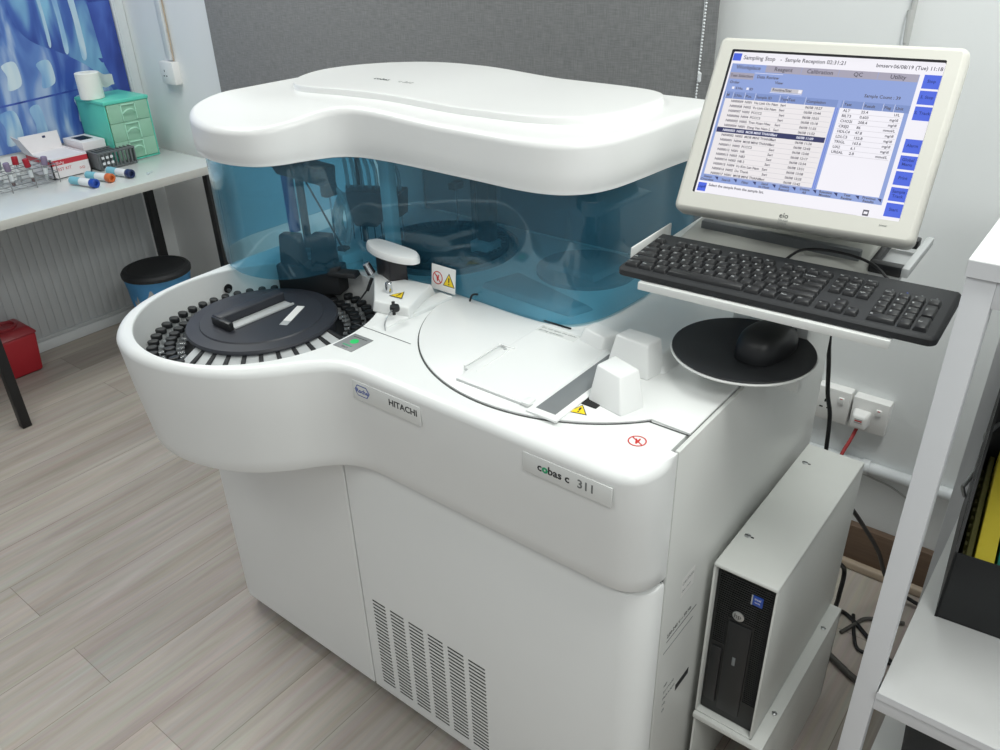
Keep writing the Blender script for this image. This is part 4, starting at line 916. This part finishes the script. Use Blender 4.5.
b = B(); b.box(M['trim'], -.473, -.462, 1.930, 1.942, 1.15, 1.40, .003); b.tube(M['wallcable'], [(-.468,1.936,1.39),(-.466,1.932,1.41),(-.462,1.935,1.44),(-.46,1.936,2.7)], .006); tag(b.build('wall_cable_cover'), 'short cracked cable cover on the wall above the monitor', 'cable cover')
def cable(lab, pts, r, m=None, nm='power_cable'):
    b = B(); b.tube(m or M['cable'], pts, r, 8, 8); return tag(b.build(nm), lab, 'cable')
cable('black cable hanging down in front of the empty wall socket', [(-.405,1.545,.93),(-.402,1.55,.84),(-.396,1.56,.775),(-.387,1.56,.71),(-.375,1.562,.66),(-.368,1.56,.58),(-.366,1.57,.45),(-.35,1.60,.28)], .0045)
cable('black cable curving down behind the computer to the baseboard', [(-.285,1.50,.50),(-.262,1.56,.42),(-.235,1.68,.27),(-.215,1.78,.12),(-.17,1.85,.03),(-.10,1.86,.007)], .005)
cable('black cable dropping behind the stand onto the floor', [(-.295,1.50,.34),(-.280,1.575,.27),(-.275,1.56,.20),(-.285,1.60,.08),(-.290,1.72,.012),(-.25,1.71,.006),(-.20,1.672,.006),(-.12,1.62,.006)], .0055)
cable('black cable looped on the floor beside the stand', [(-.262,1.735,.005),(-.252,1.705,.005),(-.238,1.665,.005),(-.222,1.632,.005),(-.200,1.625,.005),(-.12,1.63,.005)], .0045)
cable('grey cable lying across the floor behind the shelf post', [(-.268,1.655,.006),(-.250,1.70,.006),(-.228,1.742,.006),(-.15,1.78,.006)], .005, M['greycable'])
cable('thick grey cable on the floor near the stand side', [(-.268,1.565,.009),(-.23,1.545,.009),(-.18,1.524,.009),(-.05,1.50,.009)], .008, M['greycable'])
cable('thin white wire drooping on the wall below the pipe', [(-.37,1.932,.30),(-.33,1.932,.293),(-.28,1.932,.285),(-.23,1.932,.262),(-.18,1.932,.23)], .0025, M['wallcable'])

# ------------------------------------------------------------------ table and what is on it
tb = thing('work_table', 'pale topped table with black square legs along the left wall', 'table', (-3.24,1.1,0))
b = B(); b.box(M['tabletop'], -3.535, -2.965, -.2, 1.885, .722, .755, .002); b.box(M['tableedge'], -2.9655, -2.9635, -.2, 1.885, .722, .7535, .0005); b.build('tabletop', tb)
for x, y in ((-2.985,.875),(-2.985,1.825),(-3.42,1.785),(-3.42,.875)):
    b = B(); b.box(M['leg'], x-.017, x+.017, y-.017, y+.017, .002, .722, .003); b.build('leg', tb)
b = B(); b.box(M['leg'], -3.22, -3.19, -.1, 1.80, .700, .722, .002); b.build('rail', tb)
# drawer unit
dw = thing('drawer_unit', 'teal mini drawer tower with clear green drawer fronts on the table', 'drawer unit', (-3.4,1.74,.755))
b = B()
b.box(M['teal'], -3.535, -3.31, 1.655, 1.66, .756, .990, .002); b.box(M['teal'], -3.535, -3.31, 1.84, 1.845, .756, .990, .002); b.box(M['teal'], -3.535, -3.53, 1.655, 1.845, .756, .990, .002); b.box(M['teal'], -3.537, -3.306, 1.652, 1.848, .985, 1.0, .004, 3); b.box(M['teal'], -3.535, -3.31, 1.655, 1.845, .756, .762, .001)
b.build('case', dw, 'teal case')
for k, (z0, inner) in enumerate(((.765,'drawmid'),(.838,'drawmid'),(.912,'lime'))):
    b = B(); b.box(M['tealdraw'], -3.312, -3.308, 1.662, 1.838, z0, z0+.0725, .001); b.box(M[inner], -3.52, -3.33, 1.668, 1.832, z0+.003, z0+.048, .004)
    dk = b.build('drawer', dw, ['pale lower drawer', 'pale middle drawer', 'upper drawer with lime contents'][k])
    b = B(); b.box(M['drawframe'], -3.308, -3.303, 1.718, 1.722, z0+.004, z0+.068, .001); b.box(M['drawframe'], -3.308, -3.303, 1.778, 1.782, z0+.004, z0+.068, .001); b.box(M['drawframe'], -3.308, -3.303, 1.718, 1.782, z0+.064, z0+.068, .001)
    b.tube(M['drawframe'], [(-3.305,1.724,z0+.034),(-3.299,1.735,z0+.044),(-3.297,1.75,z0+.048),(-3.299,1.765,z0+.044),(-3.305,1.776,z0+.034)], .003); b.build('handle', dk)
tr = thing('tissue_roll', 'white paper towel roll on top of the teal drawers', 'paper roll', (-3.43,1.70,1.0))
b = B(); b.lathe(M['tissue'], [(.044,0),(.046,.002),(.046,.098),(.044,.1),(.018,.1),(.017,.06)], (-3.43,1.672+.03,1.0005), n=36); b.build('roll', tr)
b = B(); t_ = bmesh.new(); G = []
for i in range(9):
    q = i/8; G.append([t_.verts.new((-3.43-.012*math.sin(q*2.2)+.01*q, 1.75+.055*q, 1.10-.030*q*q-.012*math.sin(q*4)+dz*(1-.35*q))) for dz in (0, -.03, -.06)])
for a_, c_ in zip(G, G[1:]):
    for k in range(2): t_.faces.new((a_[k], c_[k], c_[k+1], a_[k+1]))
bmesh.ops.solidify(t_, geom=t_.faces[:], thickness=.0012)
b._take(t_, M['tissue']); b.build('loose_sheet', tr)
dw.location.y -= .022; tr.location.y -= .045
# kit box with lid open
kx = thing('test_kit_box', 'white and red test kit carton with raised flap on the table', 'box', (-3.40,1.44,.755))
b = B(); X0_, X1_, Y0_, Y1_ = -3.50, -3.30, 1.365, 1.515
for m, z0, z1 in ((M['card'],.7555,.806),(M['redprint'],.806,.826),(M['card'],.826,.832)):
    b.box(m, X0_, X1_, Y0_, Y0_+.004, z0, z1, 0); b.box(m, X0_, X1_, Y1_-.004, Y1_, z0, z1, 0); b.box(m, X0_, X0_+.004, Y0_, Y1_, z0, z1, 0); b.box(m, X1_-.004, X1_, Y0_, Y1_, z0, z1, 0)
b.box(M['card'], X0_, X1_, Y0_, Y1_, .7555, .758, 0); b.box(M['card'], X0_+.003, X1_-.003, Y0_+.003, Y1_-.003, .822, .827, 0)
b.text(M['redprint'], 'TEST KIT', .016, T(X1_+.0004, Y0_+.012, .785, PI/2, PI/2)); b.text(M['redsign'], 'IVD', .014, T(X1_+.0004, Y0_+.105, .775, PI/2, PI/2)); b.text(M['card'], 'HBsAg', .014, T(X1_+.0004, Y0_+.012, .810, PI/2, PI/2)); b.build('carton', kx)
b = B(); b.frustum(M['card'], [(-3.505,1.365,.830),(-3.500,1.365,.830),(-3.500,1.515,.830),(-3.505,1.515,.830)], [(-3.515,1.36,.892),(-3.510,1.36,.892),(-3.510,1.515,.892),(-3.515,1.515,.892)], 0); b.frustum(M['card'], [(-3.50,1.36,.832),(-3.42,1.36,.832),(-3.42,1.363,.832),(-3.50,1.363,.832)], [(-3.52,1.335,.90),(-3.44,1.335,.895),(-3.44,1.338,.895),(-3.52,1.338,.90)], 0)
b.box(M['navy'], -3.5095, -3.507, 1.450, 1.462, .860, .882, 0); b.build('flap', kx)
# small carton with black top
sb = thing('small_carton', 'small white carton with a black window behind the grey rack', 'box', (-3.42,1.60,.755))
b = B(); b.box(M['card'], -3.52, -3.36, 1.532, 1.627, .7555, .855, .002); b.build('carton', sb); b = B(); b.box(M['black'], -3.49, -3.41, 1.552, 1.605, .8548, .8556, 0); b.build('window', sb, 'black window')
# grey rack
gr = thing('tube_rack', 'dark grey slotted plastic tube rack in front of the drawers', 'tube rack', (-3.30,1.60,.755))
b = B(); b.box(M['rackgrey'], -3.35, -3.26, 1.53, 1.69, .7555, .764, .002); b.box(M['rackgrey'], -3.35, -3.26, 1.53, 1.535, .756, .825, .001); b.box(M['rackgrey'], -3.35, -3.26, 1.685, 1.69, .756, .825, .001)
for k in range(9):
    y = 1.535+.0165*k; b.box(M['rackgrey'], -3.264, -3.258, y, y+.007, .762, .822, .001); b.box(M['rackgrey'], -3.35, -3.26, y, y+.004, .818, .825, .0005)
b.box(M['rackgrey'], -3.265, -3.257, 1.53, 1.69, .818, .826, .001); b.box(M['rackgrey'], -3.352, -3.346, 1.53, 1.69, .756, .826, .001); b.build('frame', gr)
b = B()
for i in range(2):
    for j in range(3): b.box(M['label'], -3.2575, -3.2565, 1.545+.018*j, 1.556+.018*j, .778+.022*i, .788+.022*i, 0)
b.build('label_strip', gr, 'small white labels')
# wire rack and its blood tubes
wr = thing('wire_tube_rack', 'small wire test tube rack near the table edge', 'tube rack', (-3.30,1.24,.755))
b = B()
for z in (.765, .795, .825):
    b.tube(M['wire'], [(-3.385,1.10,z),(-3.255,1.10,z)], .0016); b.tube(M['wire'], [(-3.385,1.365,z),(-3.255,1.365,z)], .0016)
    for x in (-3.385, -3.32, -3.255): b.tube(M['wire'], [(x,1.10,z),(x,1.365,z)], .0016)
for x in (-3.385, -3.255):
    for y in (1.10,1.1875,1.2765,1.365): b.tube(M['wire'], [(x,y,.7556),(x,y,.826)], .0018)
for y in [1.10+.0295*k for k in range(10)]: b.tube(M['wire'], [(-3.385,y,.825),(-3.255,y,.825)], .0012); b.tube(M['wire'], [(-3.385,y,.765),(-3.255,y,.765)], .0012)
b.build('frame', wr)
specs = [(-3.285,1.145,'redcap','red-capped blood tube at the left end of the wire rack'),(-3.345,1.19,'greycap','grey-capped tube leaning in the back row of the wire rack'),(-3.30,1.215,'lavcap','lavender-capped tube in the middle of the wire rack'),(-3.36,1.262,'redcap','small red-capped tube in the back row of the wire rack'),(-3.29,1.285,'redcap','large red-capped tube near the right end of the wire rack'),(-3.275,1.325,'lavcap','dark lavender-capped tube at the right end of the wire rack')]
t0 = None
for i, (x, y, cp, lab) in enumerate(specs):
    t = thing('blood_tube', lab, 'blood tube', (x, y, .768), 0, 'blood tubes in the wire rack')
    b = B(); b.lathe(M['clearp'], [(.003,0),(.0078,.004),(.0082,.012),(.0082,.066)], n=14); b.build('glass', t, world=False)
    b = B(); b.lathe(M['blood'] if i % 2 == 0 else M['lgrey'], [(.002,.001),(.0068,.005),(.0070,.03)], n=12); b.build('sample', t, world=False)
    b = B(); b.lathe(M[cp], [(.0105,.06),(.0112,.063),(.0112,.088),(.010,.091)], n=16); b.build('cap', t, world=False)
    b = B(); b.lathe(M['label'], [(.0085,.022),(.0085,.05)], n=14, cap=False); b.build('label', t, world=False)
    t.rotation_euler = ((-1)**i*.10, .10*(i % 3-1), 0)
# loose sample tubes
for x, y, rz, c, lab in ((-3.085,1.395,1.8,'blue','loose sample tube with a blue cap lying on the table'),(-3.105,1.468,1.8,'orange','loose sample tube with an orange cap lying on the table'),(-3.095,1.545,1.75,'navy','loose sample tube with a navy tip lying nearest the grey rack')):
    t = thing('sample_tube', lab, 'sample tube', (x, y, .7722), 0, 'loose tubes on the table')
    mtx = Matrix.Rotation(rz, 4, 'Z') @ Matrix.Rotation(PI/2, 4, 'X')
    b = B(); b.lathe(M['label'], [(.006,-.11),(.0145,-.098),(.0145,.01),(.013,.013)], n=18, mtx=mtx); b.lathe(M['lblue'], [(.0149,-.095),(.0149,-.045)], n=18, mtx=mtx, cap=False); b.build('body', t, world=False)
    b = B(); b.lathe(M[c], [(.0155,.010),(.0168,.012),(.0168,.034),(.0155,.036),(.009,.036),(.008,.028)], n=18, mtx=mtx); b.build('cap', t, world=False)
t = thing('pipette_tip', 'short clear tube on the table beside the navy-tipped sample tube', 'tube', (-3.07,1.64,.760))
b = B(); b.lathe(M['clearp'], [(.0045,0),(.0045,.03)], n=12, mtx=T(0,0,.0,.5,PI/2)); b.build('body', t, world=False)
b = B(); b.lathe(M['clearp'], [(.0055,.03),(.0055,.036)], n=12, mtx=T(0,0,.0,.5,PI/2)); b.build('cap', t, world=False)
# red sharps bin
rb = thing('sharps_bin', 'red plastic sharps bin with translucent lid under the table', 'bin', (-3.45,1.06,0))
b = B(); b.frustum(M['red'], [(-3.51,.985,.002),(-3.375,.985,.002),(-3.375,1.13,.002),(-3.51,1.13,.002)], [(-3.52,.97,.175),(-3.362,.97,.175),(-3.362,1.142,.175),(-3.52,1.142,.175)], .012, 3); b.build('body', rb)
b = B(); b.frustum(M['redd'], [(-3.525,.962,.172),(-3.355,.962,.172),(-3.355,1.15,.172),(-3.525,1.15,.172)], [(-3.505,.985,.205),(-3.378,.985,.205),(-3.378,1.125,.205),(-3.505,1.125,.205)], .01, 3); b.lathe(M['redd'], [(.05,.198),(.05,.212),(.043,.214),(.040,.204),(.01,.204)], (-3.44,1.055,0), n=32); b.build('lid', rb, 'translucent red lid')
# trash can
tc_ = thing('trash_can', 'round bin with black lid and blue bag under the table', 'bin', (-3.17,1.61,0))
ce_ = (-3.165,1.605)
b = B(); b.lathe(M['lgrey'], [(.098,.002),(.102,.006),(.128,.30),(.128,.305)], (*ce_,0), n=40); b.build('body', tc_)
b = B(); t_ = bmesh.new(); G = []
for j in range(9):
    q = j/8; row = []
    for i in range(64):
        a = 2*PI*i/64; w = .006*math.sin(a*11+q*3)+.004*math.sin(a*23-q*5)
        r_ = .137-.026*q+w*q; row.append(t_.verts.new((ce_[0]+r_*math.cos(a), ce_[1]+r_*math.sin(a), .328-.16*q-(.03*math.sin(a*3)+.012*math.sin(a*9))*q)))
    G.append(row)
for a_, c_ in zip(G, G[1:]):
    for k in range(64): t_.faces.new((a_[k], a_[(k+1)%64], c_[(k+1)%64], c_[k]))
bmesh.ops.solidify(t_, geom=t_.faces[:], thickness=.001)
b._take(t_, M['bluebag']); b.build('bag', tc_, 'blue bag hanging over the rim')
b = B(); b.lathe(M['blackm'], [(.130,.322),(.140,.325),(.141,.338),(.134,.348),(.118,.352),(.115,.349),(.02,.349)], (*ce_,0), n=48); b.build('lid', tc_, 'black lid')

# ------------------------------------------------------------------ shelf unit on the right
su = thing('shelf_unit', 'white metal framed shelving unit at the right edge', 'shelf', (.2,1.27,0))
PX0, PX1 = -.1185, -.0885; FY, BY = .95, 1.60
for nm, x0, x1, y0, y1 in (('post',PX0,PX1,FY,FY+.03),('post',PX0,PX1,BY-.03,BY),('post',.58,.61,FY,FY+.03),('post',.58,.61,BY-.03,BY)):
    b = B(); b.box(M['shelfedge'], x0, x1, y0, y1, .002, 1.246, .001); b.build(nm, su)
b = B(); b.box(M['shelf'], PX0-.002, .612, FY-.003, BY+.003, 1.247, 1.267, .001); b.box(M['shelfedge'], PX0-.0015, .611, FY-.0036, FY-.0026, 1.2475, 1.266, 0); b.build('top_board', su)
b = B(); b.box(M['shelf'], PX1+.002, .578, FY-.006, BY-.002, .600, .613, .001); b.box(M['shelfedge'], PX1+.001, .579, FY-.0066, FY-.0056, .6005, .6125, 0); b.build('shelf_board', su, 'middle shelf board')
b = B(); b.box(M['shelf'], PX1+.002, .578, FY+.01, BY-.002, .30, .313, .001); b.build('shelf_board', su, 'lower shelf board')
for z in (.570, 1.215):
    for y0, y1 in ((FY+.001, FY+.029), (BY-.029, BY-.001)):
        b = B(); b.box(M['shelfedge'], PX1, .58, y0, y1, z, z+.030, .001); b.build('cross_rail', su)
for x in (PX0, .58):
    b = B(); b.box(M['shelfedge'], x+.001, x+.029, FY+.03, BY-.03, 1.216, 1.246, .001); b.build('cross_rail', su)
b = B(); b.box(M['wallpanel'], PX1+.03, .578, BY-.004, BY+.001, .615, .95, .001); b.build('back_panel', su)
# wire hooks on the frame
for pts, lab in (([( -.078,1.42,.775),(-.084,1.417,.80),(-.078,1.42,.812),(-.055,1.50,.825),(-.04,1.57,.83)],'grey wire hook on the shelf frame, middle of the three'),([( -.085,1.40,.68),(-.092,1.397,.70),(-.088,1.40,.712),(-.078,1.48,.73),(-.068,1.56,.735)],'grey wire hook on the shelf frame, lowest of the three'),([( -.060,1.22,1.03),(-.066,1.22,1.06),(-.058,1.225,1.08),(-.04,1.25,1.085),(-.01,1.28,1.08)],'grey wire hook on the shelf frame, topmost under the board')):
    b = B(); b.tube(M['wire'], pts, .0035, 8, 6); tag(b.build('wire_hook'), lab, 'hook', 'wire hooks on the shelf')
# black file tray with folders
ft = thing('file_holder', 'black slatted plastic file holder standing on the middle shelf', 'file holder', (-.060,1.146,.6135), .09)
HW, HD = .28, .30
b = B(); b.box(M['black'], 0, HW, 0, HD, 0, .005, .002); b.box(M['black'], 0, HW, 0, .004, .0, .132, .0015); b.box(M['black'], 0, HW, HD-.004, HD, 0, .33, .0015); b.build('tray', ft, world=False)
for x in (0, HW-.004):
    b = B(); b.poly(M['black'], [(0,0),(HD,0),(HD,.150),(0,.118)], .004, Matrix(((0,0,1,x),(1,0,0,0),(0,1,0,0),(0,0,0,1))))
    b.poly(M['black'], [(0,.116),(0,.134),(.195,.330),(HD,.330),(HD,.316),(.203,.316)], .004, Matrix(((0,0,1,x),(1,0,0,0),(0,1,0,0),(0,0,0,1))))
    for k in range(9):
        y = .006+.030*k; t1 = min(.320, .125+(y+.02)*1.0)
        b.poly(M['black'], [(y,.117),(y+.012,.119),(min(HD,y+.034),t1+.014),(y+.020,t1)], .004, Matrix(((0,0,1,x),(1,0,0,0),(0,1,0,0),(0,0,0,1))))
    b.build('slatted_side', ft, world=False)
def folder(lab, x0, x1, m, top, ribs=False):
    t = thing('folder', lab, 'folder', (-.060,1.146,.6135), .09, 'folders in the black file holder')
    b = B(); b.frustum(m, [(x0,.012,.0056),(x1,.012,.0056),(x1,HD-.01,.0056),(x0,HD-.01,.0056)], [(x0+.003,.012,.125),(x1+.003,.012,.125),(x1+.005,HD-.01,top),(x0+.005,HD-.01,top)], .001, 1); b.build('cover', t, world=False)
    b = B()
    if ribs:
        for k in range(11): b.box(m, x0-.0015, x0+.004, .02+.024*k, .032+.024*k, .02, .120, .002)
    else: b.box(M['card'], x0+.003, x1-.003, .0105, .0125, .012, .120, 0)
    b.build('spiral_binding' if ribs else 'pages', t, world=False)
folder('olive ribbed folder against the slats of the black holder',   .012, .020, M['folder_o'], .140, ribs=True)
folder('bright yellow folder between the olive and teal ones', .024, .050, M['folder_y'], .165)
folder('teal folder beside the yellow folder', .054, .072, M['folder_t'], .165)
folder('pale grey folder right of the teal one', .080, .106, M['folder_g'], .165)
# black bin on the lower shelf
bb = thing('round_black_bin', 'round black bin on the lower shelf in shadow', 'bin', (.08,1.15,.313))
b = B(); b.lathe(M['blackm'], [(.10,.314),(.104,.318),(.118,.50),(.121,.51),(.121,.52),(.115,.52),(.113,.50),(.02,.49)], (.06,1.13,0), n=48); b.build('body', bb)
b = B(); b.lathe(M['blackm'], [(.1222,.508),(.1235,.511),(.1235,.521),(.1215,.523)], (.06,1.13,0), n=48, cap=False); b.build('rim', bb)

# ------------------------------------------------------------------ light
def lamp(x, y, sx, sy, e, rot=0):
    t = thing('ceiling_light', 'flush white ceiling light panel', 'ceiling light', (x, y, 2.75), rot, 'ceiling lights above the room')
    b = B(); b.box(M['trim'], -sx/2-.02, sx/2+.02, -sy/2-.02, sy/2+.02, -.03, 0, .004); b.build('housing', t, world=False)
    l = bpy.data.lights.new('ceiling_lamp', 'AREA'); l.shape = 'RECTANGLE'; l.size = sx; l.size_y = sy; l.energy = e; l.color = (.98, 1., .96)
    o = bpy.data.objects.new('ceiling_lamp', l); COL.objects.link(o); o.location = (x, y, 2.715); o.rotation_euler = (0, 0, rot)
lamp(-2.4, 1.0, .6, 1.2, 25); lamp(.15, 1.1, .6, 1.2, 25); lamp(-1.0, -.8, 1.2, .6, 8); lamp(1.1, -.3, 1.2, .6, 22)
w = bpy.data.worlds.new('world'); SC.world = w; w.use_nodes = True
bg = w.node_tree.nodes['Background']; bg.inputs[0].default_value = (.93, .97, 1., 1); bg.inputs[1].default_value = .29
vs = SC.view_settings; vs.view_transform = 'Standard'; vs.look = 'None'; vs.gamma = 1; vs.use_curve_mapping = False; vs.exposure = .13
SC.cycles.transparent_max_bounces = 24; SC.cycles.max_bounces = 8
